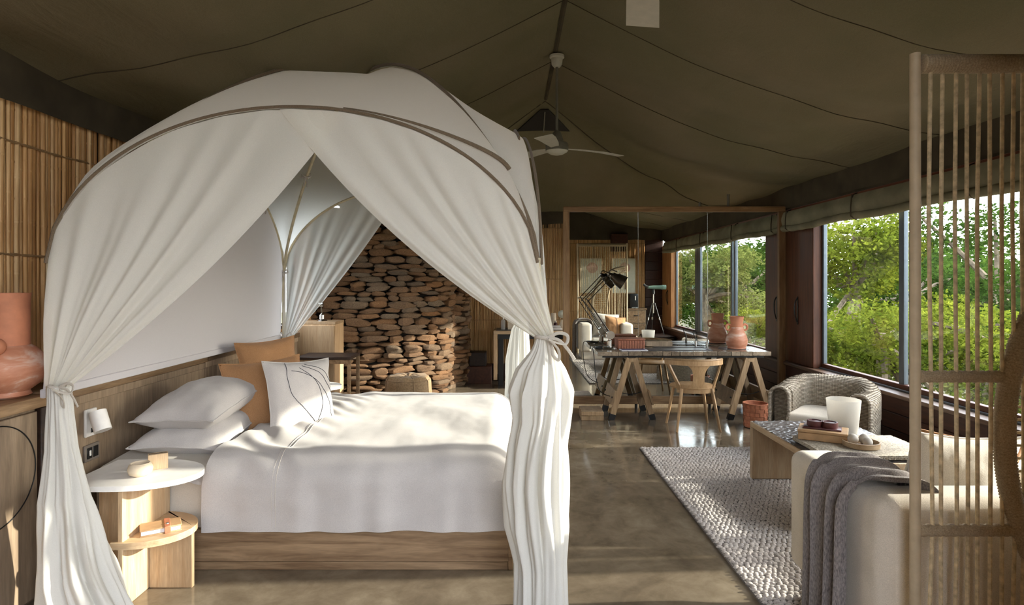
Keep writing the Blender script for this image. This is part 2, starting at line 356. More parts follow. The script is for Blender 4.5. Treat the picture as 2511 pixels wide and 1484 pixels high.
# ================================================================== THE SETTING
def setting():
    struct('floor', MB().box(-2.9, 3.7, -1.5, 9.9, -0.12, 0.0), 'floor')
    struct('ground', MB().box(-60, 90, -80, 90, -3.2, -3.0), 'soil')
    dk = struct('bounce_deck', MB().box(3.64, 5.0, -7.0, 11.0, -0.16, -0.06).box(-4.5, 3.64, -7.0, -1.52, -0.16, -0.06), 'sill_pale')  # unseen platform added outside to bounce sunlight onto ceiling and curtains
    struct('wall_light_block', MB().box(-2.75, -0.55, -1.42, -1.30, 0.0, 3.4), 'panel')  # unseen wall added behind the camera to cut daylight from the opening
    # ---- tent ceiling
    def zc(x, y):
        if x < XRIDGE: t = (XRIDGE-x)/(XRIDGE-XL); ze = ZE
        else: t = (x-XRIDGE)/(XR+0.05-XRIDGE); ze = ZE-0.02
        z = ZR + (ze-ZR)*t
        z -= 0.17*math.sin(PI*t)*(1+0.12*math.sin(y*2.1))
        ph = ((y-0.86) % 1.3)/1.3
        z -= 0.05*math.sin(PI*ph)*math.sin(PI*min(1, t*1.02))
        z += 0.012*math.sin(10*t*PI+3*y)*t*t
        if x > XRIDGE: z += 0.035*math.sin(7.5*y+8*t+2*nz(x, y*0.7))*t**2.2*max(0.0, 1-t)*3.2
        z += 0.02*nz(x*1.5, y*1.5)
        zh = ZR + 0.02 - (y-7.42)*(ZR-2.62)/(YB-7.42)
        if y > 7.0:
            w = max(0.0, min(1.0, (y-7.42)/(YB-7.42))); zh -= 0.10*math.sin(PI*w) + 0.03*nz(x*2.5, y)
            zh += 0.05*abs(math.sin(x*4.2))*math.sin(PI*w)
            z = min(z, zh)
        return z
    mb = MB(); mb.grid(lambda u, v: (XL+(XR+0.05-XL)*u, -1.2+(YB+1.2)*v, zc(XL+(XR+0.05-XL)*u, -1.2+(YB+1.2)*v)), 96, 200)
    ceil = struct('ceiling', mb, 'canvas', 70)
    for y in (2.16, 3.46, 4.76, 6.06):
        for side in (0, 1):
            p = []
            for i in range(25):
                x = XRIDGE + (XL-XRIDGE if side == 0 else XR-XRIDGE)*i/24; p.append((x, y, zc(x, y)-0.004))
            o = ob('seam', MB().tube(p, 0.0032, 5), 'canvas_dark', ceil)
    ob('ridge_seam', MB().tube([(XRIDGE, 1.3+i*0.25, zc(XRIDGE, 1.3+i*0.25)-0.012) for i in range(25)], 0.022, 6), 'canvas_dark', ceil)
    for sx in (-1, 1):    # hip seams
        p = []
        for i in range(20):
            k = i/19; x = XRIDGE + sx*k*2.6; y = 7.42 + k*1.95; p.append((x, y, zc(x, y)-0.006))
        ob('hip_seam', MB().tube(p, 0.007, 5), 'canvas_dark', ceil)
    # triangular mesh vent at the top of the hip
    mb = MB(); yv0, yv1 = 7.52, 7.86
    a = V(XRIDGE-0.05, yv0, zc(XRIDGE, yv0)-0.03); b = V(XRIDGE+0.05, yv0, zc(XRIDGE, yv0)-0.03)
    c = V(XRIDGE+0.34, yv1, zc(XRIDGE, yv1)-0.035); d = V(XRIDGE-0.34, yv1, zc(XRIDGE, yv1)-0.035); e = V(XRIDGE, yv1-0.03, zc(XRIDGE, yv1)-0.03)
    n_ = V(0, -0.02, -0.02)
    mb.add([a, b, c, e, d]+[p-n_ for p in (a, b, c, e, d)], [(0,1,2,3,4),(9,8,7,6,5),(0,5,6,1),(1,6,7,2),(2,7,8,3),(3,8,9,4),(4,9,5,0)])
    ob('vent_mesh', mb, 'black', ceil)
    ob('vent_bar', MB().cyl((a+b)/2-V(0,0.03,0.03), e-V(0,0.04,0.03), 0.008, n=6), 'fan_dark', ceil)
    # ---- valances
    def val(fn, name):
        struct(name, MB().grid(fn, 60, 6), 'canvas_dark', 60)
    val(lambda u, v: (XL+0.05+0.012*nz(u*20, v), -1.2+u*10.0, ZE+0.03-(ZE-ZV+0.02)*v + 0.02*nz(u*14, 3)*v), 'trim_1')
    val(lambda u, v: (XR-0.03+0.02*nz(u*20, v+5)*1.0, 1.3+u*8.4, ZE+0.03-(ZE-2.42)*v), 'trim_2')
    val(lambda u, v: (XL+u*(XR-XL), YB-0.06+0.03*nz(u*16, v), 2.66-0.2*v+0.02*nz(u*15, 7)), 'trim_3')
    val(lambda u, v: (XDOOR+u*(XR-XDOOR), YREAR+0.05+0.02*nz(u*9, v), 3.1-0.62*v+0.02*nz(u*9, 7)), 'trim_4')
    struct('trim_5', MB().box(XL-0.1, XR+0.1, YB-0.02, YB+0.02, 2.4, 2.75), 'canvas_dark')
    # ---- reed walls
    def reed_mb(h, r, n=6, seed=0, cx=0.0, cy=0.0, z0=0.0, lean=0.0, rings=True):
        R = random.Random(seed); path = []; rad = []; z = 0.0; nx = R.uniform(0.1, 0.35)
        while z < h:
            path.append((cx+lean*z+0.002*math.sin(z*3+seed), cy+lean*z, z0+z)); rad.append(r*(1+0.05*math.sin(z*2+seed)))
            if rings and z + nx < h:
                zz = z+nx
                for dz, k in ((-0.008, 0.97), (0.0, 1.13), (0.008, 0.98)):
                    path.append((cx+lean*zz+0.002*math.sin(zz*3+seed), cy+lean*zz, z0+zz+dz)); rad.append(r*k)
            z += nx+0.012; nx = R.uniform(0.18, 0.34)
        path.append((cx+lean*h, cy+lean*h, z0+h)); rad.append(r*0.95)
        return path, rad
    YW0, YW1, ZW0, ZW1 = 5.95, 7.45, 1.06, 2.40      # unseen side window added behind the canopy to light the far corner
    wl = struct('wall_left', MB().box(XL-0.12, XL-0.025, -1.2, YW0, 0, ZE).box(XL-0.12, XL-0.025, YW1, 8.4, 0, ZE).box(XL-0.12, XL-0.025, YW0, YW1, 0, ZW0).box(XL-0.12, XL-0.025, YW0, YW1, ZW1, ZE), 'node')
    w3 = struct('added_window', MB().box(XL-0.12, XL+0.02, YW0-0.04, YW1+0.04, ZW0-0.04, ZW0, 0.004), 'redwood')
    ob('top_rail', MB().box(XL-0.12, XL+0.02, YW0-0.04, YW1+0.04, ZW1, ZW1+0.04, 0.004), 'redwood', w3)
    for yy in (YW0-0.02, YW1+0.02): ob('stile', MB().box(XL-0.12, XL+0.02, yy-0.02, yy+0.02, ZW0, ZW1, 0.004), 'redwood', w3)
    ob('pane', MB().box(XL-0.085, XL-0.08, YW0, YW1, ZW0, ZW1), 'glass', w3)
    H = ZE-0.98; variants = []
    for k in range(7):
        m = MB(); p, r = reed_mb(H, 1.0, seed=k+3); m.tube(p, [0.0145*x for x in r], 7); variants.append(mesh_of(m, 'reed', 'reed', 60))
    y = 2.62; R = random.Random(3)
    while y < 4.55:
        w = R.uniform(0.75, 1.2)
        o = bpy.data.objects.new('reed', R.choice(variants)); COL.objects.link(o); o.parent = wl
        y += 0.0145*w; o.location = (XL+R.uniform(-0.006, 0.008), y, 0.98); o.scale = (w, w, 1.0); y += 0.0145*w*0.96
        o.rotation_euler = (R.uniform(-0.005, 0.005), 0, R.uniform(0, 6.2))
    m = MB(); y = 4.56
    while y < 8.3:
        w = R.uniform(0.75, 1.2); hh = 0.05 if YW0-0.06 < y < YW1+0.06 else H; p, r = reed_mb(hh, 1.0, seed=int(y*999), cx=XL, cy=y, z0=0.98); m.tube(p, [0.0145*w*x for x in r], 5, caps=False); y += 0.029*w
    o = ob('reed_field', m, 'reed_far', wl, 60); o['kind'] = 'stuff'
    for z in (2.28, 1.70, 1.16):
        n_c = int(3.35/0.028)
        m = MB()
        for s in (0, 1): m.tube([(XL+0.017+0.004*math.sin(i*0.9+s*PI), 2.5+i*0.028, z+0.004*math.cos(i*0.9+s*PI)+0.012*nz(i*0.07, z)) for i in range(n_c)], 0.004, 4)
        ob('tie_cord', m, 'rope_tie', wl)
    def reed_wall(name, x0, x1, y, z0, z1, pitch, ties, facing, seed):
        w = struct(name, MB().box(x0, x1, y, y+0.05*facing, 0, z1+0.2), 'node')
        m = MB(); x = x0+pitch/2; R = random.Random(seed)
        while x < x1-pitch/3:
            q = R.uniform(0.8, 1.2); p, r = reed_mb(z1-z0, 1.0, seed=int(x*997), cx=x, cy=y-0.012*facing+R.uniform(-.004, .004), z0=z0); p = [(a+0.006*nz(x*8, c), b, c) for a, b, c in p]
            m.tube(p, [pitch*0.52*q*k for k in r], 5, caps=False); x += pitch*q*0.96
        o = ob('reed_field', m, 'reed', w, 60); o['kind'] = 'stuff'
        for z in ties: ob('tie_cord', MB().tube([(x0+(x1-x0)*i/40, y-0.028*facing, z+0.006*nz(i*.5, z)) for i in range(41)], 0.005, 4), 'rope_tie', w)
        return w
    reed_wall('wall_back', -2.6, XR, YB, 0.25, 2.5, 0.024, (0.95, 1.6, 2.4), 1, 5)
    reed_wall('wall_rear', XDOOR, 3.02, YREAR, 0.0, 2.58, 0.026, (0.9, 1.7, 2.4), -1, 6)
    struct('baseboard_back', MB().box(-0.75, 3.3, YB-0.06, YB-0.03, 0.0, 0.26, 0.006), 'board_dark')
    m = struct('wall_rear_boards', MB().box(3.02, XR+0.02, YREAR-0.1, YREAR-0.02, 0, 2.9), 'board_dark')
    for i in range(13): ob('plank', MB().box(3.02, XR, YREAR-0.02, YREAR+0.012, i*0.2+0.003, i*0.2+0.197, 0.004), 'board_dark', m)
    # ---- window wall
    w = struct('wall_right', MB().box(XR+0.03, XR+0.10, 1.36, 7.62, -0.1, 0.52), 'board_dark')
    for i, (z0, z1) in enumerate(((0.10, 0.245), (0.25, 0.395), (0.40, 0.545))):
        for y0, y1 in ((1.38, 3.72), (3.724, 5.96), (5.964, 7.62)): ob('plank', MB().box(XR-0.01, XR+0.03, y0, y1, z0, z1, 0.005), 'board_dark', w)
    struct('baseboard_right', MB().box(XR-0.02, XR+0.03, 1.4, 7.62, 0, 0.097, 0.004), 'board_dark')
    struct('window_sill', MB().box(XR-0.06, XR+0.26, 1.38, 7.62, 0.548, 0.583, 0.005), 'sill').name = 'trim_6'
    struct('trim_7', MB().box(XR-0.005, XR+0.08, 1.6, YB, 2.34, 2.435, 0.006), 'redbeam')
    struct('trim_8', MB().box(XR+0.0, XR+0.12, 1.5, YB, 2.435, 2.80), 'canvas_dark')
    # posts between the window bays
    struct('trim_9', MB().box(XR+0.0, XR+0.16, 6.86, 7.62, 0.583, 2.34, 0.006), 'redwood_z')
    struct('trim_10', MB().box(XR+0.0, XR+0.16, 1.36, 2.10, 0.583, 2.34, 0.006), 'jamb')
    struct('trim_11', MB().box(XR+0.0, XR+0.16, 9.3, 9.75, 0.0, 2.34, 0.006), 'redwood_z')
    def latch(y):
        t = thing('window_latch', 'black iron latch on the post next to the big mirror' if y > 4 else 'black iron latch on the sunlit-coloured window jamb', 'latch', (XR-0.012, y, 1.2))
        ob('back_plate', MB().box(XR-0.008, XR-0.0005, y-0.015, y+0.015, 1.05, 1.38, 0.003), 'black', t)
        ob('lever', MB().tube(smooth_path([(XR-0.01, y, 1.36), (XR-0.035, y, 1.3), (XR-0.035, y, 1.18), (XR-0.012, y, 1.08)]), 0.008, 8), 'black', t)
    latch(7.22); latch(1.85)
    XG = XR+0.12
    def bay(name, y0, y1, stiles, panes, zb=0.583):
        w = struct(name, MB().box(XG-0.03, XG+0.03, y0, y1, zb, zb+0.057, 0.004), 'redwood')
        ob('top_rail', MB().box(XG-0.03, XG+0.03, y0, y1, 2.26, 2.34, 0.004), 'redwood', w)
        for ys, wd in stiles: ob('stile', MB().box(XG-0.02, XG+0.022, ys-wd/2, ys+wd/2, zb+0.057, 2.26, 0.003), 'alu', w)
        for i, (a, b) in enumerate(panes): ob('pane', MB().box(XG-0.004+0.012*(i % 2), XG+0.002+0.012*(i % 2), a, b, zb+0.047, 2.27), 'glass', w)
        ob('track', MB().box(XG-0.055, XG-0.035, y0, y1, zb, zb+0.017, 0.002), 'alu', w)
    bay('window_1', 2.10, 6.86, ((6.84, 0.035), (5.33, 0.07), (5.47, 0.07), (3.68, 0.13), (3.52, 0.16), (2.12, 0.035)), ((5.40, 6.84), (3.60, 5.40), (2.12, 3.60)))
    bay('window_2', 7.62, 9.3, ((7.64, 0.035), (9.28, 0.035)), ((7.64, 9.28),), 0.0)  # unseen bay, inferred from sunlit stones; glazed to the floor for added daylight
    # rolled canvas blind
    t = thing('rolled_blind', 'rolled olive canvas blind hanging under the red wooden beam', 'blind', (XR-0.05, 4.6, 2.15))
    def bl(u, v):
        y = 1.75+u*5.95; return (XR-0.055-0.03*math.sin(PI*v)-0.008*nz(y*2, v*2), y, 2.40-0.19*v-0.02*math.sin((y-1.75)*PI/1.5)**2*v)
    ob('flap', MB().grid(bl, 90, 8), 'blind', t, 60)
    p = [(XR-0.06, 1.72+i*0.06, 2.205-0.02*math.sin((i*0.06)*PI/1.5)**2+0.005*nz(i*0.4, 0)) for i in range(100)]
    ob('roll', MB().tube(p, [0.038+0.006*nz(i*0.5, 5) for i in range(100)], 12), 'blind', t)
    for y in (2.9, 4.4, 5.9, 7.3):
        ob('strap', MB().tube([(XR-0.10, y, 2.40), (XR-0.112, y, 2.28), (XR-0.112, y, 2.19), (XR-0.06, y, 2.155), (XR-0.03, y, 2.2)], 0.007, 6), 'canvas_dark', t)
        ob('hook', MB().tube(smooth_path([(XR-0.02, y+0.05, 2.42), (XR-0.06, y+0.05, 2.40), (XR-0.06, y+0.05, 2.36), (XR-0.03, y+0.05, 2.36)], 4), 0.005, 6), 'black', t)
setting()

# ================================================================== STONE WALL
def stones():
    R = random.Random(11)
    plan = smooth_path([(-2.75, 7.98, 0), (-2.2, 8.12, 0), (-1.6, 8.26, 0), (-1.2, 8.45, 0), (-0.93, 8.72, 0), (-0.87, 9.05, 0)], 12)
    plan2 = smooth_path([(-0.98, 9.0, 0), (-0.78, 9.12, 0), (-0.69, 9.32, 0), (-0.72, 9.54, 0)], 12)
    def mk(name, label, plan, htop, back):
        cum = [0.0]
        for a, b in zip(plan, plan[1:]): cum.append(cum[-1]+(b-a).length)
        def at(d):
            d = max(0, min(cum[-1], d))
            for i in range(len(cum)-1):
                if d <= cum[i+1]:
                    k = (d-cum[i])/max(1e-9, cum[i+1]-cum[i]); t = (plan[i+1]-plan[i]).normalized(); return plan[i].lerp(plan[i+1], k), t
            return plan[-1], (plan[-1]-plan[-2]).normalized()
        base = at(cum[-1]/2)[0]
        t = thing(name, label, 'stone wall', (base.x, base.y, 0))
        inner = []
        for p in plan:
            _, tt = p, None
        pts = []
        for i, p in enumerate(plan):
            tt = (plan[min(i+1, len(plan)-1)]-plan[max(i-1, 0)]).normalized(); nrm = V(tt.y, -tt.x, 0); pts.append(p-nrm*0.07)
        poly = [(p.x, p.y) for p in pts]+back
        ob('core', MB().prism(poly, 0.0, htop), 'mortar', t, 0)
        variants = []
        for k in range(9):
            m = MB(); nu, nv = 9, 5; S = R.uniform(0, 50)
            def fn(u, v):
                a = 2*PI*u; b = PI*(v-0.5); cz = math.sin(b); r = math.cos(b)**0.55
                x = math.copysign(abs(math.cos(a))**0.8, math.cos(a))*r; y = math.copysign(abs(math.sin(a))**0.6, math.sin(a))*r; z = math.copysign(abs(cz)**0.75, cz)
                q = 1+0.30*nz(x*1.6+S, y*1.6, z*1.6+S)
                return (x*q, y*q*(0.85+0.3*nz(x*3, S, z*2)), z*q*(1-0.35*abs(x)**2)+0.25*nz(x*1.3, S+9))
            m.grid(fn, nu, nv, cu=True); variants.append(mesh_of(m, 'stone', 'stone', 35))
        z = 0.0
        while z < htop-0.02:
            h = R.choice((0.052, 0.062, 0.072, 0.085, 0.095)); d = -0.05+R.uniform(0, 0.1)
            while d < cum[-1]:
                L = R.uniform(0.14, 0.36)*(0.75+h*4)
                p, tt = at(d+L/2)
                o = bpy.data.objects.new('stone', R.choice(variants)); COL.objects.link(o); o.parent = t
                nrm = V(tt.y, -tt.x, 0); q = p + nrm*R.uniform(-0.035, 0.025)
                o.location = (q.x-base.x, q.y-base.y, z+h/2+R.uniform(-0.012, 0.012))
                o.scale = (L/2*1.06, R.uniform(0.075, 0.11), h/2*R.uniform(1.02, 1.3)); o.rotation_euler = (R.uniform(-.12, .12), R.uniform(-.10, .10), math.atan2(tt.y, tt.x))
                d += L
            z += h
        return t
    mk('stone_wall', 'curved dry-stacked brown stone wall behind the bed', plan, 2.5, [(-0.95, 9.6), (-2.75, 9.6)])
    mk('stone_pier', 'narrow dry-stacked stone pier against the far reed wall', plan2, 2.5, [(-1.0, 9.56)])
stones()

# ================================================================== HEADBOARD AND WALL CABINET
XH = -2.30
def headboard():
    t = thing('headboard', 'long weathered wooden headboard with an oak ledge behind the bed', 'headboard', (XH-0.15, 4.85, 0))
    for y0, y1, zt in ((3.06, 4.635, 0.90), (4.645, 6.66, 0.905)):
        ob('panel', MB().box(XH-0.05, XH-0.012, y0, y1, 0, zt, 0.003), 'panel', t)
        ob('rail', MB().box(XH-0.05, XH-0.004, y0, y1, zt, zt+0.045, 0.003), 'panel', t)
        ob('ledge', MB().box(XL-0.0+0.03, XH+0.016, y0-0.002, y1, 0.95 if y0 < 4 else 0.955, 1.005, 0.006, 2), 'ledge', t)
    ob('end_panel', MB().box(XL+0.05, XH-0.05, 6.62, 6.66, 0, 0.95, 0.003), 'panel', t)
    t = thing('wall_cabinet', 'weathered wooden wall cabinet with a round inset ring on its door', 'cabinet', (XH-0.15, 2.0, 0))
    ob('carcass', MB().box(XL+0.04, XH-0.03, 1.0, 3.04, 0, 0.94), 'panel', t)
    ob('door', MB().box(XH-0.03, XH-0.008, 2.32, 2.99, 0.02, 0.925, 0.003), 'panel', t)
    ob('door', MB().box(XH-0.03, XH-0.008, 1.64, 2.312, 0.02, 0.925, 0.003), 'panel', t)
    ob('trim_strip', MB().box(XH-0.03, XH+0.004, 3.0, 3.045, 0, 0.94, 0.004), 'darkwood', t)
    ob('ledge', MB().box(XL+0.03, XH+0.02, 1.0, 3.05, 0.945, 1.0, 0.006, 2), 'ledge', t)
    ob('inset_ring', MB().tube([(XH-0.006, 2.73+0.245*math.cos(a), 0.67+0.235*math.sin(a)) for a in [2*PI*i/64 for i in range(64)]], 0.003, 6, closed=True), 'black', t)
headboard()

# ================================================================== BED
def bump_cloth(x, y, s=1.0):
    return 0.013*s*nz(x*2.2, y*2.2, 1)+0.003*s*nz(x*6, y*4, 2)+0.0007*s*nz(x*16, y*11, 3)
def bed():
    t = thing('bed', 'low oak platform bed made up with white linen under the canopy', 'bed', (-1.1, 4.3, 0))
    x0, x1, y0, y1 = -2.28, -0.01, 3.30, 5.30
    pl = ob('platform', MB().box(x0, x1, y0+0.03, y1-0.02, 0.0, 0.20, 0.004), 'platform', t)
    ob('side_rail', MB().box(x0, x1+0.005, y0, y0+0.03, 0.045, 0.222, 0.004), 'platform', t)
    ob('skirting', MB().box(x0, x1, y0+0.004, y0+0.03, 0.0, 0.043, 0.003), 'platform', t)
    ob('end_rail', MB().box(x1-0.0, x1+0.028, y0, y1, 0.0, 0.222, 0.004), 'platform', t)
    ob('mattress', MB().box(x0+0.03, x1-0.05, y0+0.045, y1-0.05, 0.20, 0.52, 0.05, 3), 'sheet', t)
    # fitted sheet / under sheet
    def rb(u, v, X0, X1, Y0, Y1, top, bot, r, bulge):
        # v goes down near side, across the top, down the far side ; u along x
        x = X0+(X1-X0)*u
        L1 = top-bot-r; arc = r*PI/2; Lt = (Y1-Y0)-2*r; tot = 2*L1+2*arc+Lt; d = v*tot
        if d < L1: y, z, ny, nz_ = Y0, bot+d, -1, 0
        elif d < L1+arc: a = (d-L1)/r; y, z, ny, nz_ = Y0+r-r*math.cos(a), top-r+r*math.sin(a), -math.cos(a), math.sin(a)
        elif d < L1+arc+Lt: y, z, ny, nz_ = Y0+r+(d-L1-arc), top, 0, 1
        elif d < L1+2*arc+Lt: a = (d-L1-arc-Lt)/r; y, z, ny, nz_ = Y1-r+r*math.sin(a), top-r+r*math.cos(a), math.sin(a), math.cos(a)
        else: y, z, ny, nz_ = Y1, top-r-(d-L1-2*arc-Lt), 1, 0
        # foot end rounding
        ef = 0.0
        k = (X1-x)
        if k < r and bulge: ef = r-math.sqrt(max(0, r*r-(r-k)**2))
        if nz_ > 0.3: z -= ef*0.9
        yc = (Y0+Y1)/2; 
        if ef > 0: y = yc+(y-yc)*(1-0.15*ef)
        w = bump_cloth(x*1.3, y, 1.5) + 0.018*math.sin(PI*min(1, max(0, (y-Y0)/(Y1-Y0))))*nz_
        if abs(ny) > 0.7:
            h = (top-z)/(top-bot); w += 0.012*math.sin(x*26+3*nz(x*4, 1))*h*max(0, (1 if bulge else .4)) *0.6 + 0.010*nz(x*5, z*9)
        if bulge:      # folds fanning from the head end
            w += 0.013*math.sin((y*0.9+x*0.75)*30+5*nz(x*2.5, y*2.5))*max(0, 1-abs(x+1.42)/0.36)*(0.4+0.6*nz_)
        return (x, y+ny*w, z+nz_*w)
    ob('fitted_sheet', MB().grid(lambda u, v: rb(u, v, x0+0.02, -1.45, y0+0.03, y1-0.03, 0.545, 0.215, 0.07, False), 24, 110), 'sheet', t, 60)
    d = ob('duvet', MB().grid(lambda u, v: rb(u, v, -1.64, 0.03, y0-0.035, y1+0.03, 0.615, 0.222, 0.17, True), 150, 220), 'linen', t, 70)
    # foot drop of the duvet
    def foot(u, v):
        y = y0-0.03+(y1-y0+0.05)*u; r = 0.13; top = 0.605
        e = 1-abs(2*u-1)**6; z = (top-0.117)-(top-0.117-0.25)*v-0.02*(1-e)
        return (0.030+0.012*nz(y*4, z*6)+0.012*math.sin(y*24+2*nz(y*2, 1))*v, y, z)
    ob('duvet_foot_drop', MB().grid(foot, 90, 16), 'linen', t, 70)
    # turned-back hem seam lines
    for xs in (-1.25, -1.27):
        p = []
        for i in range(80):
            v = 0.01+0.42*i/79; q = rb((xs+1.64)/1.67, v, -1.64, 0.03, y0-0.035, y1+0.03, 0.615, 0.222, 0.17, True); p.append((q[0], q[1]-0.002, q[2]+0.002))
        ob('hem_seam', MB().tube(p, 0.0016 if xs == -1.25 else 0.001, 4), 'sheet', d)
    ob('sheet_corner', MB().grid(lambda u, v: (-1.98+0.38*u, 3.27+0.10*v+0.02*nz(u*4, v*3), 0.505+0.035*v-0.03*u*(1-v)+0.012*math.sin(u*13)*(1-v)), 24, 8), 'linen', t, 60)
bed()

def cushion_fn(W, H, T, n=3.2, pinch=0.09, seed=0.0, wr=1.0):
    def fn(u, v, s):
        a, b = 2*u-1, 2*v-1
        x = a*(1-pinch*(1-b*b)) * W/2; y = b*(1-pinch*(1-a*a)) * H/2
        e = max(0.0, (1-abs(a)**2.4)*(1-abs(b)**2.4)); z = T/2*e**0.55
        edge = max(abs(a), abs(b))
        w = wr*(0.012*nz(a*2+seed, b*2, seed)+0.005*nz(a*6+seed, b*5, s)) * min(1, e*3)
        # gathers running into the corners
        c = (abs(a)*abs(b))**1.5; w += wr*0.006*math.sin(math.atan2(b*abs(a) if a else b, a if a else 1e-3)*9+seed)*c
        return Vector((x, y, s*z+w+0.006*nz(a*3, b*3, seed+4)))
    return fn
def cushion(name, label, mat, loc, rot, W, H, T, seed, group=None, seam='linen', lines=None, extra=None):
    t = bpy.data.objects.new(name, None); COL.objects.link(t); t.location = loc; t.rotation_euler = rot; t.empty_display_size = 0.1
    tag(t, label, 'pillow' if 'pillow' in name else 'cushion', group)
    fn = cushion_fn(W, H, T, seed=seed); n = 26; m = MB()
    m.grid(lambda u, v: fn(u, v, 1), n, n); m.grid(lambda u, v: fn(u, v, -1), n, n)
    c = ob('cover', m, mat, t, 60, world=False)
    p = [fn(i/24, 0, 1) for i in range(24)]+[fn(1, i/24, 1) for i in range(24)]+[fn(1-i/24, 1, 1) for i in range(24)]+[fn(0, 1-i/24, 1) for i in range(24)]
    ob('piping', MB().tube(p, 0.0042, 6, closed=True), seam, t, world=False)
    for ln in (lines or []):
        q = [fn(u, v, 1)+Vector((0, 0, 0.0015)) for u, v in ln]
        ob('stitched_line', MB().tube(q, 0.0018, 5), 'thread', t, world=False)
    return t
def pillows():
    def curve(pts): return [(p.x, p.y) for p in smooth_path([(a, b, 0) for a, b in pts], 10)]
    cushion('bed_pillow', 'white bed pillow, lower of the stacked pair beside the headboard', 'linen', (-1.93, 3.86, 0.635), (0.05, -0.10, PI/2+0.05), 0.74, 0.54, 0.24, 1.3)
    cushion('bed_pillow', 'white bed pillow lying on top of the stacked pair', 'linen', (-1.92, 3.86, 0.80), (-0.03, -0.14, PI/2-0.06), 0.72, 0.50, 0.25, 5.1)
    cushion('bed_pillow', 'white bed pillow half hidden behind the tan cushion', 'linen', (-1.95, 4.75, 0.64), (0, -0.08, PI/2), 0.74, 0.5, 0.19, 8.7)
    cushion('bed_pillow', 'white bed pillow at the far side of the bed under the tan cushion', 'linen', (-1.95, 4.78, 0.77), (0, -0.10, PI/2), 0.72, 0.5, 0.17, 2.7)
    for i, (loc, ang, lab, W, seed) in enumerate((((-1.66, 4.16, 0.765), 1.32, 'large tan linen cushion leaning behind the white cushion', 0.54, 3.3),
                                        ((-1.88, 4.80, 0.86), 1.5, 'tan linen cushion peeking out furthest back by the headboard', 0.50, 6.6))):
        c = cushion('tan_cushion', lab, 'tan', loc, (0, 0, 0), W, W, 0.2, seed, seam='tan')
        c.rotation_euler = (Matrix.Rotation(ang+PI/2-PI/2-0.62, 3, 'Z') @ Matrix.Rotation(PI/2-0.22, 3, 'X') @ Matrix.Rotation(0.05, 3, 'Z')).to_euler()
    L = [curve([(0.28, 0.98), (0.22, 0.75), (0.25, 0.5), (0.45, 0.25), (0.62, 0.06)]), curve([(0.3, 0.85), (0.5, 0.8), (0.72, 0.62), (0.86, 0.35), (0.9, 0.1)]),
         curve([(0.62, 0.06), (0.72, 0.4), (0.66, 0.65), (0.45, 0.9)]), curve([(0.5, 0.93), (0.75, 0.78), (0.93, 0.5)]), curve([(0.55, 0.95), (0.8, 0.84), (0.96, 0.65)])]
    c = cushion('line_cushion', 'white cushion stitched with curving dark lines on the bed', 'linen', (-1.40, 4.10, 0.79), (0, 0, 0), 0.50, 0.50, 0.2, 7.9, lines=L)
    c.rotation_euler = (Matrix.Rotation(0.92, 3, 'Z') @ Matrix.Rotation(PI/2-0.30, 3, 'X') @ Matrix.Rotation(-0.06, 3, 'Z')).to_euler()
pillows()

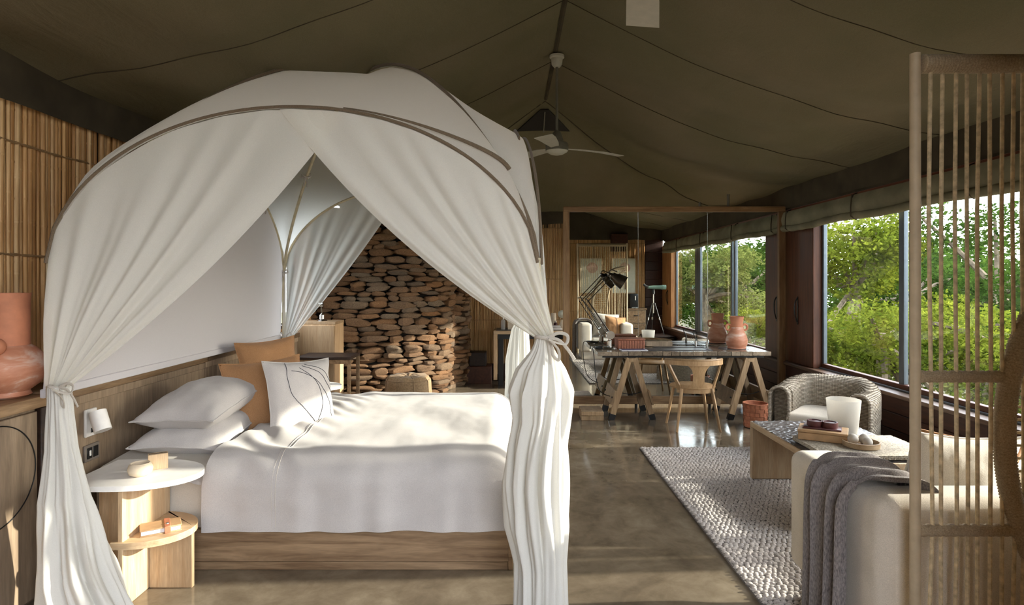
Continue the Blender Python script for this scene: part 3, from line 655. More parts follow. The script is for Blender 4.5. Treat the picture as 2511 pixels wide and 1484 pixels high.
# ================================================================== BED CANOPY
CX0, CX1, CY0, CY1 = -2.165, 0.13, 2.88, 5.86
CXm, CYm, ZS, ZTOP = (CX0+CX1)/2, (CY0+CY1)/2, 1.64, 3.04
def canopy():
    t = thing('bed_canopy', 'domed white bed canopy on curved poles with tied-back sheer curtains', 'canopy', (CXm, CYm, 0))
    def fs(q):
        q = max(0.0, min(1.0, q)); return 0.4*math.sqrt(max(0.0, 1-(1-q)**2))+0.6*math.sin(PI*q/2)
    def arch_z(u, rise):
        a = abs(2*u-1); return ZS + rise*max(0.0, (1-a**2.05))**0.56
    corners = [V(CX0, CY0, ZS), V(CX1, CY0, ZS), V(CX1, CY1, ZS), V(CX0, CY1, ZS)]
    C = V(CXm, CYm, ZTOP)
    rises = [0.735, 0.88, 0.80, 0.84]   # near, foot, far, wall side
    def arch(k, u):
        a, b = corners[k], corners[(k+1) % 4]; p = a.lerp(b, u); p.z = arch_z(u, rises[k])
        inward = (C-(a+b)/2); inward.z = 0; inward.normalize()
        p += inward*(0.07 if k == 1 else 0.02)*math.sin(PI*u); return p
    def diag(k, q):
        p = corners[k].lerp(C, q); p.z = ZS+(ZTOP-ZS)*fs(q); return p
    # posts
    for k, c in enumerate(corners):
        ob('post', MB().tube([(c.x, c.y, 0.0 if k in (1, 2) else 1.006), (c.x, c.y, ZS+0.03)], 0.016, 10), 'pole', t)
    for k in range(4): ob('arch_pole', MB().tube([arch(k, i/60)+(V(0, -0.028, 0.006) if k == 0 else V(0.02, 0, 0) if k == 1 else V(0, 0, 0)) for i in range(61)], 0.0075 if k < 2 else 0.012, 8), 'tape' if k < 2 else 'pole', t)
    for k in range(4): ob('diagonal_pole', MB().tube([diag(k, i/30)+V(0, 0, -0.012) for i in range(31)], 0.013, 8), 'pole', t)
    for k in (0, 1): ob('roof_piping', MB().tube([diag(k, i/60)+V(0.003, -0.006, 0.016) for i in range(61)], 0.010, 8), 'tape', t)
    # roof cloth
    for k in range(4):
        a, b = k, (k+1) % 4
        def fn(u, v):
            p = diag(a, v).lerp(diag(b, v), u); A = arch(k, u); w = abs(2*u-1)**1.7
            g = (v**1.08)*(1-w)+fs(v)*w; p.z = A.z*(1-g)+C.z*g+0.006
            ex = A-corners[a].lerp(corners[b], u); p.x += ex.x*(1-v); p.y += ex.y*(1-v)
            p.z += 0.006*nz(p.x*3, p.y*3)*math.sin(PI*v); return p
        ob('roof_panel', MB().grid(fn, 44, 30), 'roof_cloth', t, 80)
        if k == 0:   # brown tape seam running across the near roof panel to the foot corner
            m = MB(); pts = []
            for i in range(40):
                s_ = i/39; u = 0.60+0.385*s_; v = 0.004+0.085*s_**2.6; pts.append(fn(u, v)+V(0.002, -0.012, 0.012))
            ob('seam_tape', MB().tube(pts, [0.003+0.009*i/39 for i in range(40)], 8), 'tape', t)
        if k == 1:
            pts = [fn(0.16+0.36*i/30, 0.045)+V(0.006, 0, 0.004) for i in range(31)]
            ob('seam_tape', MB().tube(pts, 0.016, 6, flat=0.4), 'tape', t)
    # closed back cloth on the wall side
    def back(u, v):
        A = arch(3, 1-u) if True else None
        y = CY0+(CY1-CY0)*u; z = 1.02+(A.z-1.02)*v
        return (CX0-0.035*(1-v)+0.022*math.sin(PI*u)*v + 0.010*nz(y*1.5, z*1.5)*(1-v), y, z)
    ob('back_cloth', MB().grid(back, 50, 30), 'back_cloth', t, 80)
    ob('back_cloth_hem', MB().box(CX0-0.05, CX0-0.028, CY0, CY1, 1.008, 1.05, 0.004), 'back_cloth', t)
    # curtains
    def curtain(top, tie, gw, folds, sag, amp, seed, mat, name='curtain', out=V(0, -1, 0), wdir=V(1, 0, 0), nu=110, nv=44):
        def fn(u, v):
            T = top(u); B = tie + wdir*(u-0.5)*gw
            e = v**1.0; p = T.lerp(B, e)
            p.z -= sag(u)*4*v*(1-v)*(1-0.3*v)
            f = math.sin(2*PI*folds*u+seed+3.6*nz(u*3.2, seed)+0.8*v)*(0.55+0.75*abs(nz(u*6, seed+3)))+0.25*math.sin(2*PI*folds*2.3*u+seed*2)*v
            p += out*(amp*f*(0.15+1.3*v*(1.12-v)) + 0.015*math.sin(PI*v)) + out*0.02*nz(u*3, v*2, seed)*math.sin(PI*v)
            return p
        return ob(name, MB().grid(fn, nu, nv), mat, t, 80)
    tieL = V(CX0+0.06, CY0-0.03, 1.07); tieR = V(CX1+0.03, CY0-0.03, 1.30)
    curtain(lambda u: arch(0, 0.004+0.60*u)+V(0, -0.012, -0.004), tieL, 0.11, 5.5, lambda u: 0.12*u, 0.036, 1.0, 'sheer')
    curtain(lambda u: arch(0, 0.996-0.525*u)+V(0, -0.020, -0.004), tieR, -0.10, 6, lambda u: 0.12*u, 0.036, 4.2, 'sheer')
    tieFL = V(CX0+0.05, CY1-0.03, 1.02); tieFR = V(CX1-0.02, CY1-0.02, 1.22)
    curtain(lambda u: arch(2, 0.996-0.50*u), tieFL, 0.08, 6, lambda u: 0.08*u, 0.025, 2.0, 'sheer_thin')
    curtain(lambda u: arch(2, 0.004+0.50*u), tieFR, 0.08, 6, lambda u: 0.08*u, 0.025, 6.0, 'sheer_thin')
    tieF = V(CX1+0.04, CY0+0.02, 1.30); tieG = V(CX1+0.02, CY1-0.05, 1.22)
    curtain(lambda u: arch(1, 0.004+0.44*u), tieF, 0.08, 5, lambda u: 0.04*u, 0.02, 3.0, 'sheer_thin', out=V(1, 0, 0), wdir=V(0, 1, 0))
    curtain(lambda u: arch(1, 0.996-0.44*u), tieG, 0.08, 5, lambda u: 0.04*u, 0.02, 5.0, 'sheer_thin', out=V(1, 0, 0), wdir=V(0, 1, 0))
    # tied tails hanging below the knots
    def tail(tie, prof, seed, mat, lobes=9, name='curtain_tail', yoff=0.0):
        # prof: list of (z, x_left, x_right) in world
        Z = [p[0] for p in prof][::-1]; Lx = [p[1] for p in prof][::-1]; Rx = [p[2] for p in prof][::-1]
        def fn(u, v):
            z = tie.z*(1-v)+0.012*v; l = interp(z, Z, Lx); r = interp(z, Z, Rx); cx = (l+r)/2; hw = (r-l)/2
            a = 2*PI*u; tw = a+0.5*nz(v*2, seed)
            k = 1+(0.04+0.115*min(1, 2.5*v))*math.sin(lobes*a+seed+2.2*nz(math.cos(a)*2+seed, v*2.4, math.sin(a)*2))+0.16*nz(math.cos(a)*1.5, v*3+seed, math.sin(a)*1.5)+0.05*math.sin(2*lobes*a+5*nz(v*2, seed))+0.03*math.sin(3*lobes*a+4*v)*min(1, 3*v)
            return (cx+hw*k*math.cos(tw)*0.92, tie.y+yoff*min(1.0, v*2.2)+min(hw, 0.15)*0.85*k*math.sin(tw), z)
        return ob(name, MB().grid(fn, 130, 70, cu=True), mat, t, 80)
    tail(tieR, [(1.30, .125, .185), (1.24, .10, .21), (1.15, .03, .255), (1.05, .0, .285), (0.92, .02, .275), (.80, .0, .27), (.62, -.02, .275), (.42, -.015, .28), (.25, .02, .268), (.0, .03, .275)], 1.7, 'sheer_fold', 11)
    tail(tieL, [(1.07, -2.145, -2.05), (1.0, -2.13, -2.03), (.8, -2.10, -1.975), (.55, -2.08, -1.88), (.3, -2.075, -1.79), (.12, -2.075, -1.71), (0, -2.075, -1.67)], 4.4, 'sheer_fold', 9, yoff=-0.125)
    tail(tieFR, [(1.22, .08, .15), (1.1, .02, .18), (.8, -.03, .2), (.4, -.05, .22), (0, -.06, .22)], 2.4, 'sheer_thin', 7)
    tail(tieFL, [(1.02, -2.17, -2.10), (.9, -2.18, -2.06), (.6, -2.18, -2.06), (0.1, -2.18, -2.04)], 3.4, 'sheer_thin', 6)
    # knots and bows
    def bow(c, s, out):
        m = MB(); m.tube([c+V(math.cos(a)*0.045*s, math.sin(a)*0.05*s, 0.004*math.sin(2*a)) for a in [2*PI*i/18 for i in range(18)]], 0.012*s, 8, closed=True)
        k = ob('tie_knot', m, 'sheet', t)
        f = c+out*0.06*s
        for pts in ([(0, 0), (.06, .03), (.11, .015), (.10, -.03), (.04, -.02), (0, 0)], [(0, 0), (.02, -.05), (.03, -.10), (.06, -.12), (.055, -.06), (0, 0)],
                    [(0, 0), (.06, -.01), (.11, -.06), (.15, -.12)], [(0, 0), (.015, -.09), (.02, -.17), (.03, -.24)]):
            side = V(1, 0, 0)
            ob('tie_ribbon', MB().tube(smooth_path([f+side*(a*s)+V(0, -0.012*s*i, b*s) for i, (a, b) in enumerate(pts)], 6), 0.0095*s, 8, flat=0.35), 'sheet', k)
    bow(tieR, 0.8, V(0.3, -1, 0)); bow(tieL, 0.7, V(0.7, -0.8, 0))
    def small_bow(c, s=1.0):
        m = MB()
        for pts in ([(0, 0), (.04, .03), (.05, 0), (0, 0)], [(0, 0), (-.04, .03), (-.05, 0), (0, 0)], [(0, 0), (.02, -.06), (.015, -.09)], [(0, 0), (-.012, -.05), (-.02, -.08)]):
            m.tube(smooth_path([c+V(a*s, -a*0.3*s-0.02, b*s) for a, b in pts], 5), 0.006, 6)
        m.tube([c+V(math.cos(a)*0.024, math.sin(a)*0.024, 0) for a in [2*PI*i/12 for i in range(12)]], 0.007, 6, closed=True)
        ob('pole_tie', m, 'linen', t)
    small_bow(corners[3]+V(0, 0, 0.0)); small_bow(diag(3, 0.33)); small_bow(arch(3, 0.16)); small_bow(arch(2, 0.66))
    small_bow(V(CX0+0.02, CY1, 1.03), 1.4)
canopy()

# ================================================================== BEDSIDE TABLES, SCONCES
def bedside(loc, sgn, label, nearest):
    """origin at wall end, table runs +x ; sgn=+1 bed lies towards +y"""
    t = thing('bedside_table', label, 'table', loc)
    L, hw = 0.73, 0.225
    poly = [(0.18, -hw*0.92), (0.30, -hw)] + [(0.40+0.33*math.cos(a), hw*math.sin(a)) for a in [-PI/2+PI*i/28 for i in range(29)]] + [(0.30, hw), (0.18, hw*0.92)]
    m = MB(); n = len(poly)
    m.prism(poly, 0.572, 0.598)
    ob('table_top', m, 'white', t, 50, world=False)
    ob('upright_panel', MB().box(0.43, 0.455, -0.19*sgn if sgn > 0 else -0.215, 0.215 if sgn > 0 else 0.19, 0, 0.572, 0.003), 'ash', t, world=False)
    ob('cross_panel', MB().box(0.455, 0.675, 0.02, 0.045, 0, 0.29, 0.003), 'ash', t, world=False)
    ob('back_panel', MB().box(0.20, 0.43, 0.02, 0.045, 0, 0.572, 0.003), 'ash', t, world=False)
    R = 0.20; sp = [(0.456, 0.2), (0.456, -0.19), (0.40, -0.195)][:2]
    poly = [(0.456, 0.205), (0.456, -0.06), (0.40, -0.10), (0.40, -0.20)] + [(0.44+0.255*math.cos(a), 0.0+0.205*math.sin(a)) for a in [-PI/2+PI*i/24 for i in range(1, 25)]]
    m = MB().prism(poly, 0.29, 0.322)
    ob('half_round_shelf', m, 'ash_x', t, 50, world=False)
    return t
def bed_sides():
    bedside((-2.29, 3.09, 0), 1, 'pale ash bedside table with a white oval top, near side of the bed', True)
    bedside((-2.29, 5.66, 0), 1, 'bedside table beyond the bed, only its white top showing', False)
    t = thing('trinket_bowl', 'small round cream bowl on the near bedside table', 'bowl', (-1.83, 3.03, 0.598))
    ob('bowl', MB().lathe([(0.0, 0.004), (0.03, 0.0), (0.05, 0.012), (0.057, 0.034), (0.05, 0.056), (0.042, 0.062), (0.037, 0.058), (0.044, 0.04), (0.036, 0.016), (0.0, 0.010)], n=28), 'cream', t, 60, world=False)
    ob('rim', MB().tube([(0.0425*math.cos(a), 0.0425*math.sin(a), 0.062) for a in [2*PI*i/28 for i in range(28)]], 0.002, 5, closed=True), 'cream', t, world=False)
    t = thing('wooden_block', 'upright pale wooden block standing behind the little bowl', 'block', (-1.80, 3.15, 0.598), 0.55)
    ob('block_body', MB().box(-0.055, 0.035, -0.022, 0.022, 0, 0.078, 0.002), 'ash', t, world=False)
    ob('block_groove', MB().box(-0.05, 0.03, -0.004, 0.004, 0.0775, 0.0788), 'darkwood', t, world=False)
    t = thing('leather_notebook', 'tan leather notebook with a strap on the half-round shelf', 'notebook', (-1.735, 3.04, 0.322), 0.55)
    ob('pages', MB().box(-0.085, 0.085, -0.05, 0.048, 0.005, 0.026, 0.002), 'paper', t, world=False)
    ob('cover', MB().box(-0.09, 0.09, -0.055, 0.055, 0.0, 0.005, 0.002).box(-0.09, 0.09, -0.055, 0.055, 0.026, 0.032, 0.002).box(-0.09, 0.09, 0.05, 0.056, 0.0, 0.032, 0.002), 'box_tan', t, world=False)
    ob('strap', MB().box(0.015, 0.042, -0.06, 0.06, 0.031, 0.036, 0.002).box(0.015, 0.042, -0.061, -0.056, 0.0, 0.036, 0.002), 'leather_pink', t, world=False)
    ob('stud', MB().lathe([(0.0, 0.004), (0.008, 0.003), (0.009, 0.0)], (0.028, -0.02, 0.036), 12), 'chrome', t, world=False)
    for y, z, lab in ((3.36, 0.78, 'white cylinder wall sconce by the near tied curtain'), (6.02, 0.83, 'white cylinder wall sconce at the far end of the headboard')):
        t = thing('wall_sconce', lab, 'lamp', (XH-0.012, y, z))
        ob('back_plate', MB().box(XH-0.012, XH+0.004, y-0.045, y+0.045, z-0.07, z+0.08, 0.004), 'white', t)
        ob('switch', MB().box(XH+0.004, XH+0.009, y-0.006, y+0.006, z-0.05, z-0.025, 0.002), 'black', t)
        ob('arm', MB().cyl((XH+0.004, y, z+0.045), (XH+0.07, y-0.01, z+0.045), 0.007, n=8), 'black', t)
        m = MB(); a = V(XH+0.055, y-0.03, z+0.07); b = V(XH+0.10, y-0.05, z-0.03); ax = (b-a).normalized()
        m.tube([a, a+ax*0.11], [0.043, 0.043], 24); ob('shade', m, 'white', t)
    t = thing('wall_socket', 'grey socket plate on the headboard under the near sconce', 'socket', (XH-0.012, 3.37, 0.6))
    ob('plate', MB().box(XH-0.012, XH+0.001, 3.31, 3.43, 0.575, 0.665, 0.003), 'grey_plate', t)
    for y in (3.345, 3.395): ob('socket_insert', MB().box(XH+0.001, XH+0.005, y-0.02, y+0.02, 0.59, 0.65, 0.003), 'black', t)
    ob('rocker', MB().box(XH+0.005, XH+0.009, 3.338, 3.352, 0.605, 0.635, 0.002), 'white', t)
    # big terracotta vase on the ledge
    t = thing('terracotta_vase', 'large terracotta bottle vase with a round knob on the headboard ledge', 'vase', (-2.435, 2.96, 1.0))
    ob('body', MB().lathe([(0.0, 0.006), (0.085, 0.0), (0.10, 0.01), (0.092, 0.03), (0.13, 0.06), (0.160, 0.10), (0.170, 0.15), (0.155, 0.195), (0.118, 0.235), (0.094, 0.252)], n=48), 'terra2', t, 60, world=False)
    ob('neck', MB().lathe([(0.094, 0.25), (0.092, 0.28), (0.093, 0.48), (0.097, 0.503), (0.088, 0.503), (0.085, 0.48), (0.085, 0.28)], n=40), 'terracotta', t, 60, world=False)
    ob('knob', MB().lathe([(0.042*math.sin(PI*i/12), 0.255-0.042*math.cos(PI*i/12)) for i in range(13)], (0.05, -0.125, 0), 20), 'terracotta', t, 60, world=False)
bed_sides()

# ================================================================== BACK LEFT CORNER
def back_corner():
    t = thing('oak_pedestal_cabinet', 'tall oak pedestal cabinet in front of the stone wall', 'cabinet', (-2.27, 7.35, 0))
    ob('body', MB().box(-2.5, -2.05, 7.18, 7.55, 0.0, 1.055, 0.004), 'cabinet', t)
    ob('top', MB().box(-2.505, -2.045, 7.175, 7.555, 1.055, 1.085, 0.004), 'cabinet', t)
    ob('door', MB().box(-2.49, -2.06, 7.165, 7.18, 0.03, 1.04, 0.003), 'cabinet', t)
    t = thing('low_dark_desk', 'low dark wooden desk at the end of the headboard', 'desk', (-2.0, 6.8, 0))
    ob('top', MB().box(-2.34, -1.74, 6.68, 7.12, 0.70, 0.73, 0.003), 'darkwood', t)
    ob('apron', MB().box(-2.33, -1.745, 6.685, 6.70, 0.655, 0.70, 0.002), 'ledge', t)
    for x in (-2.32, -1.78):
        for y in (6.69, 7.08): ob('leg', MB().box(x, x+0.035, y, y+0.035, 0, 0.70, 0.003), 'ledge', t)
    t = thing('reading_lamp', 'small jointed chrome lamp on the oak pedestal cabinet', 'lamp', (-2.26, 7.36, 1.085))
    ob('base', MB().lathe([(0, 0.02), (0.05, 0.015), (0.065, 0.0), (0, 0.0)], n=24).lathe([(0.03, 0.02), (0.03, 0.07), (0.012, 0.09), (0, 0.09)], n=16), 'chrome', t, 40, world=False)
    ob('counterweight', MB().cyl((-0.03, -0.02, 0.20), (0.02, -0.02, 0.20), 0.03), 'chrome', t, world=False)
    ob('arm', MB().cyl((0, 0, 0.09), (-0.02, 0, 0.24), 0.007).cyl((-0.02, 0.01, 0.2), (0.04, 0.0, 0.62), 0.005).cyl((-0.02, -0.02, 0.2), (0.045, -0.02, 0.62), 0.004), 'bronze', t, world=False)
    ob('upper_arm', MB().cyl((0.04, -0.01, 0.62), (-0.03, -0.03, 0.95), 0.006), 'chrome', t, world=False)
    # pouf
    t = thing('leather_pouf', 'round tan leather pouf between the bed and the stone wall', 'pouf', (-1.25, 7.55, 0))
    def pf(u, v):
        a = 2*PI*u; prof = [(0.0, 0.0), (0.24, 0.0), (0.272, 0.03), (0.285, 0.2), (0.275, 0.34), (0.24, 0.395), (0.12, 0.41), (0.02, 0.385), (0.0, 0.38)]
        k = v*(len(prof)-1); i = min(int(k), len(prof)-2); f = k-i; r = prof[i][0]*(1-f)+prof[i+1][0]*f; z = prof[i][1]*(1-f)+prof[i+1][1]*f
        q = 1+0.012*math.cos(8*a); return (r*q*math.cos(a), r*q*math.sin(a), z+0.006*math.cos(8*a)*(1 if z > 0.3 else 0))
    ob('body', MB().grid(pf, 64, 40, cu=True), 'pouf', t, 60, world=False)
    ob('button', MB().lathe([(0, 0.012), (0.018, 0.008), (0.022, 0)], (0, 0, 0.378), 14), 'pouf', t, world=False)
    for k in range(8):
        a = 2*PI*(k+0.5)/8; ob('seam', MB().tube([(0.276*math.cos(a), 0.276*math.sin(a), 0.03), (0.284*math.cos(a), 0.284*math.sin(a), 0.2), (0.275*math.cos(a), 0.275*math.sin(a), 0.34), (0.236*math.cos(a), 0.236*math.sin(a), 0.392), (0.12*math.cos(a), 0.12*math.sin(a), 0.406)], 0.004, 5), 'pouf', t, world=False)
    ob('piping', MB().tube([(0.27*math.cos(a), 0.27*math.sin(a), 0.355) for a in [2*PI*i/48 for i in range(48)]], 0.005, 6, closed=True), 'pouf', t, world=False)
    # vanity
    t = thing('vanity_table', 'pale wood vanity table with black legs by the far reed wall', 'table', (0.6, 9.35, 0))
    ob('top', MB().box(-0.24, 1.5, 9.05, 9.66, 0.775, 0.825, 0.004), 'ash_x', t)
    ob('inset', MB().box(-0.20, 1.46, 9.08, 9.63, 0.825, 0.829), 'slate', t)
    ob('side_frame', MB().box(-0.24, -0.185, 9.05, 9.10, 0.10, 0.775, 0.003).box(-0.24, -0.185, 9.61, 9.66, 0.10, 0.775, 0.003), 'ash', t)
    ob('apron', MB().box(-0.18, 1.46, 9.10, 9.13, 0.70, 0.775), 'black', t)
    for x, y in ((-0.17, 9.12), (1.38, 9.12), (-0.17, 9.58), (1.38, 9.58)): ob('leg', MB().box(x, x+0.075, y, y+0.05, 0, 0.775, 0.003), 'black', t)
    def bottle(x, y, r, h, mat, lab, nm='cosmetic_bottle', cat='bottle'):
        t = thing(nm, lab, cat, (x, y, 0.829))
        ob('body', MB().lathe([(0, 0), (r, 0), (r, h*0.68), (r*0.5, h*0.78), (r*0.42, h*0.8)], n=20), mat, t, 40, world=False)
        ob('cap', MB().lathe([(r*0.5, h*0.8), (r*0.5, h), (0, h)], n=16), 'chrome', t, 40, world=False)
    bottle(-0.10, 9.3, 0.035, 0.19, 'frost', 'clear glass bottle at the left end of the vanity table')
    bottle(0.60, 9.3, 0.03, 0.17, 'white', 'white bottle standing on the vanity beside the curtain')
    bottle(0.70, 9.35, 0.03, 0.13, 'plum', 'plum coloured bottle in the vanity group')
    t = thing('cream_box', 'plain cream box on the vanity behind the curtain edge', 'box', (0.05, 9.35, 0.829))
    ob('body', MB().box(-0.08, 0.10, -0.08, 0.08, 0, 0.11, 0.004), 'cream', t, world=False); ob('lid', MB().box(-0.085, 0.105, -0.085, 0.085, 0.11, 0.135, 0.004), 'cream', t, world=False)
    t = thing('pillar_candle', 'thick beige pillar candle on the vanity table', 'candle', (0.56+0.12, 9.5, 0.829))
    ob('wax', MB().lathe([(0, 0), (0.04, 0), (0.041, 0.235), (0.03, 0.24), (0, 0.23)], n=20), 'cream', t, world=False); ob('wick', MB().cyl((0, 0, 0.23), (0.002, 0, 0.25), 0.002, n=6), 'black', t, world=False)
    t = thing('paper_flower', 'round cream dried flower head in a small vanity vase', 'vase', (0.79, 9.25, 0.829))
    ob('vase', MB().lathe([(0, 0), (0.035, 0), (0.045, 0.06), (0.02, 0.13), (0.022, 0.15)], n=20), 'cream', t, world=False); ob('flower_head', MB().lathe([(0.062*math.sin(PI*i/10), 0.235-0.062*math.cos(PI*i/10)) for i in range(11)], n=20), 'art', t, world=False)
    t = thing('folded_towels', 'stack of folded white hand towels on the vanity', 'towels', (0.66, 9.17, 0.829))
    ob('towel', MB().box(-0.13, 0.12, -0.07, 0.07, 0, 0.035, 0.012, 2), 'linen', t, world=False); ob('towel', MB().box(-0.06, 0.10, -0.06, 0.06, 0.035, 0.066, 0.012, 2), 'linen', t, world=False)
    t = thing('small_safe', 'small dark box on the floor against the reed wall', 'box', (-0.48, 9.5, 0))
    ob('body', MB().box(-0.62, -0.36, 9.36, 9.62, 0.26, 0.47, 0.006), 'darkwood', t); ob('plinth', MB().box(-0.7, -0.28, 9.3, 9.64, 0.0, 0.26, 0.006), 'board_dark', t)
    t = thing('waste_basket', 'small round straw basket on the floor under the vanity', 'basket', (0.03, 9.0, 0))
    ob('body', MB().lathe([(0, 0.005), (0.08, 0), (0.105, 0.08), (0.095, 0.15), (0.09, 0.15), (0.098, 0.08), (0.07, 0.01)], n=24), 'box_tan', t, world=False); ob('rim', MB().tube([(0.094*math.cos(a), 0.094*math.sin(a), 0.15) for a in [2*PI*i/24 for i in range(24)]], 0.006, 6, closed=True), 'rope', t, world=False)
back_corner()

# ================================================================== MIRROR AND DESK
def mirror_desk():
    t = thing('wall_mirror', 'huge three-panel floor mirror in a pale wooden frame behind the desk', 'mirror', (2.0, YM, 0))
    x0, x1 = 0.655, 3.37
    ob('backing', MB().box(x0+0.03, x1-0.03, YM+0.012, YM+0.04, 0.08, 2.45), 'darkwood', t)
    for a, b in ((x0+0.07, 1.573), (1.579, 2.423), (2.429, x1-0.075)): ob('mirror_pane', MB().box(a, b, YM, YM+0.008, 0.155, 2.41), 'mirror', t)
    for xs in (1.576, 2.426): ob('pane_edge', MB().box(xs-0.003, xs+0.003, YM-0.001, YM+0.008, 0.155, 2.41), 'chrome', t)
    ob('stile', MB().box(x0, x0+0.075, YM-0.03, YM+0.05, 0.06, 2.415, 0.004), 'pine_z', t)
    ob('stile', MB().box(x1-0.08, x1, YM-0.03, YM+0.05, 0.06, 2.415, 0.004), 'pine_z', t)
    ob('top_rail', MB().box(x0, x1, YM-0.03, YM+0.05, 2.41, 2.475, 0.004), 'pine_x', t)
    ob('bottom_rail', MB().box(x0, x1, YM-0.03, YM+0.05, 0.06, 0.155, 0.004), 'pine_x', t)
    for x in (0.75, 1.55, 2.45, 3.2): ob('foot', MB().cyl((x, YM, 0), (x, YM, 0.06), 0.018, n=10), 'black', t)
    for x, z in ((2.34, 2.53), (2.69, 2.63)): ob('fixing_rod', MB().cyl((x, YM+0.03, 2.47), (x, YM+0.03, z), 0.017, n=10), 'fan_dark', t)
    t = thing('wooden_step', 'chunky wooden block lying on the floor below the mirror', 'block', (0.93, 7.0, 0), -0.03)
    ob('upper_board', MB().box(-0.125, 0.125, -0.16, 0.16, 0.055, 0.10, 0.004), 'trestle', t, world=False); ob('lower_board', MB().box(-0.125, 0.125, -0.16, 0.16, 0, 0.052, 0.004), 'trestle', t, world=False)
    # desk
    ZD = 0.77; y0, y1 = 6.87, 7.455
    t = thing('trestle_desk', 'plank-topped trestle desk standing against the big mirror', 'desk', (1.97, 7.15, 0))
    x = 0.985; R = random.Random(4)
    ws = [0.235, 0.115, 0.15, 0.235, 0.10, 0.095, 0.155, 0.11, 0.16, 0.155, 0.10, 0.14, 0.21]; k = 1.955/sum(ws)
    for w in ws:
        w *= k; ob('plank', MB().box(x+0.0015, x+w-0.0015, y0+R.uniform(-.004, .004), y1, ZD-0.048, ZD+R.uniform(-.002, .001), 0.003), 'desk', t); x += w
    ob('frame_rail', MB().box(1.05, 2.88, y0+0.06, y0+0.09, ZD-0.075, ZD-0.048).box(1.05, 2.88, y1-0.09, y1-0.06, ZD-0.075, ZD-0.048), 'black', t)
    def trestle(cx, lab):
        tr = thing('trestle', lab, 'trestle', (cx, 7.15, 0), group=None)
        ob('top_beam', MB().box(cx-0.035, cx+0.035, 6.86, 7.44, 0.655, 0.695, 0.003), 'trestle', tr)
        for yy in (6.885, 7.37):
            for s in (-1, 1):
                a = V(cx+s*0.03, yy, 0.695); b = V(cx+s*0.235, yy, 0.0); d = (b-a); L = d.length; dn = d.normalized()
                w = V(0, 0.055, 0) if False else V(0, 0, 0)
                px = V(dn.z, 0, -dn.x).normalized()*0.03; py = V(0, 0.022, 0)
                def bar(A, B, name, mat, par, k=1.0):
                    vs = [A+px*k+py*k, A-px*k+py*k, A-px*k-py*k, A+px*k-py*k, B+px*k+py*k, B-px*k+py*k, B-px*k-py*k, B+px*k-py*k]
                    return ob(name, MB().add(vs, [(0,1,2,3),(4,7,6,5),(0,4,5,1),(1,5,6,2),(2,6,7,3),(3,7,4,0)]), mat, par)
                leg = bar(a, b-dn*0.06, 'leg', 'trestle', tr); bar(b-dn*0.07, b, 'foot_cap', 'black', leg, 1.12)
        for s in (-1, 1):
            m = MB(); f = lambda z: cx+s*(0.03+0.205*(0.695-z)/0.695)+s*0.034
            z0, z1 = 0.17, 0.33
            m.add([(f(z0), 6.85, z0), (f(z1), 6.85, z1), (f(z1)+s*0.022, 6.85, z1+0.006), (f(z0)+s*0.022, 6.85, z0+0.006), (f(z0), 7.41, z0), (f(z1), 7.41, z1), (f(z1)+s*0.022, 7.41, z1+0.006), (f(z0)+s*0.022, 7.41, z0+0.006)], [(0,1,2,3),(4,7,6,5),(0,4,5,1),(1,5,6,2),(2,6,7,3),(3,7,4,0)])
            br = ob('brace_plank', m, 'trestle', tr)
            for yy in (6.89, 7.37):
                zc = 0.25; ob('bolt', MB().cyl((f(zc)+s*0.02, yy, zc), (f(zc)+s*0.034, yy, zc+0.004), 0.011, n=8), 'black', br)
        ob('chain', MB().tube([(cx-0.14+0.28*i/16, 6.99, 0.30-0.03*math.sin(PI*i/16)) for i in range(17)], 0.005, 6), 'black', tr)
    trestle(1.375, 'wooden A-frame trestle under the lamp end of the desk'); trestle(2.71, 'wooden A-frame trestle under the vase end of the desk')
    # desk lamp
    t = thing('desk_lamp', 'jointed nickel architect lamp on the left end of the desk', 'lamp', (1.17, 7.18, ZD))
    ob('base', MB().lathe([(0, 0.03), (0.05, 0.028), (0.085, 0.018), (0.095, 0.0), (0, 0)], n=32), 'chrome', t, 40, world=False)
    ob('stem', MB().lathe([(0.03, 0.03), (0.03, 0.09), (0.018, 0.10), (0.018, 0.15), (0, 0.15)], n=20), 'chrome', t, 40, world=False)
    A = V(0.0, 0, 0.16); B = V(-0.27, 0.02, 0.56); C_ = V(0.02, 0, 0.86)
    ob('joint_disc', MB().cyl(A+V(0.01, -0.035, 0), A+V(0.01, 0.035, 0), 0.048, n=24), 'chrome', t, world=False)
    m = MB()
    for o in (V(0.018, 0.012, 0.012), V(-0.018, -0.012, -0.012), V(0.0, 0.02, 0.03)): m.cyl(A+o, B+o, 0.0055, n=8)
    ob('lower_arm', m, 'bronze', t, world=False)
    m = MB()
    for o in (V(0.012, 0.01, -0.018), V(-0.012, -0.01, 0.018)): m.cyl(B+o, C_+o, 0.0055, n=8)
    ob('upper_arm', m, 'bronze', t, world=False)
    ob('spring', MB().tube([A+V(-0.02+(B-A).x*0.28*i/80+0.008*math.cos(i), 0.025*0+0.008*math.sin(i), 0.03+(B-A).z*0.28*i/80) for i in range(80)], 0.003, 4), 'chrome', t, world=False)
    ax = V(0.84, -0.1, -0.54).normalized(); m = MB(); S = C_+V(-0.03, 0, 0.02)
    prof = [(0.0, 0.0), (0.022, 0.0), (0.030, 0.04), (0.048, 0.05), (0.052, 0.09), (0.068, 0.11), (0.085, 0.21), (0.080, 0.21), (0.062, 0.115), (0.0, 0.10)]
    q = ax.to_track_quat('Z', 'Y').to_matrix().to_4x4(); mm = MB().lathe(prof, n=28).xf(Matrix.Translation(S) @ q)
    ob('shade', mm, 'bronze', t, 50, world=False)
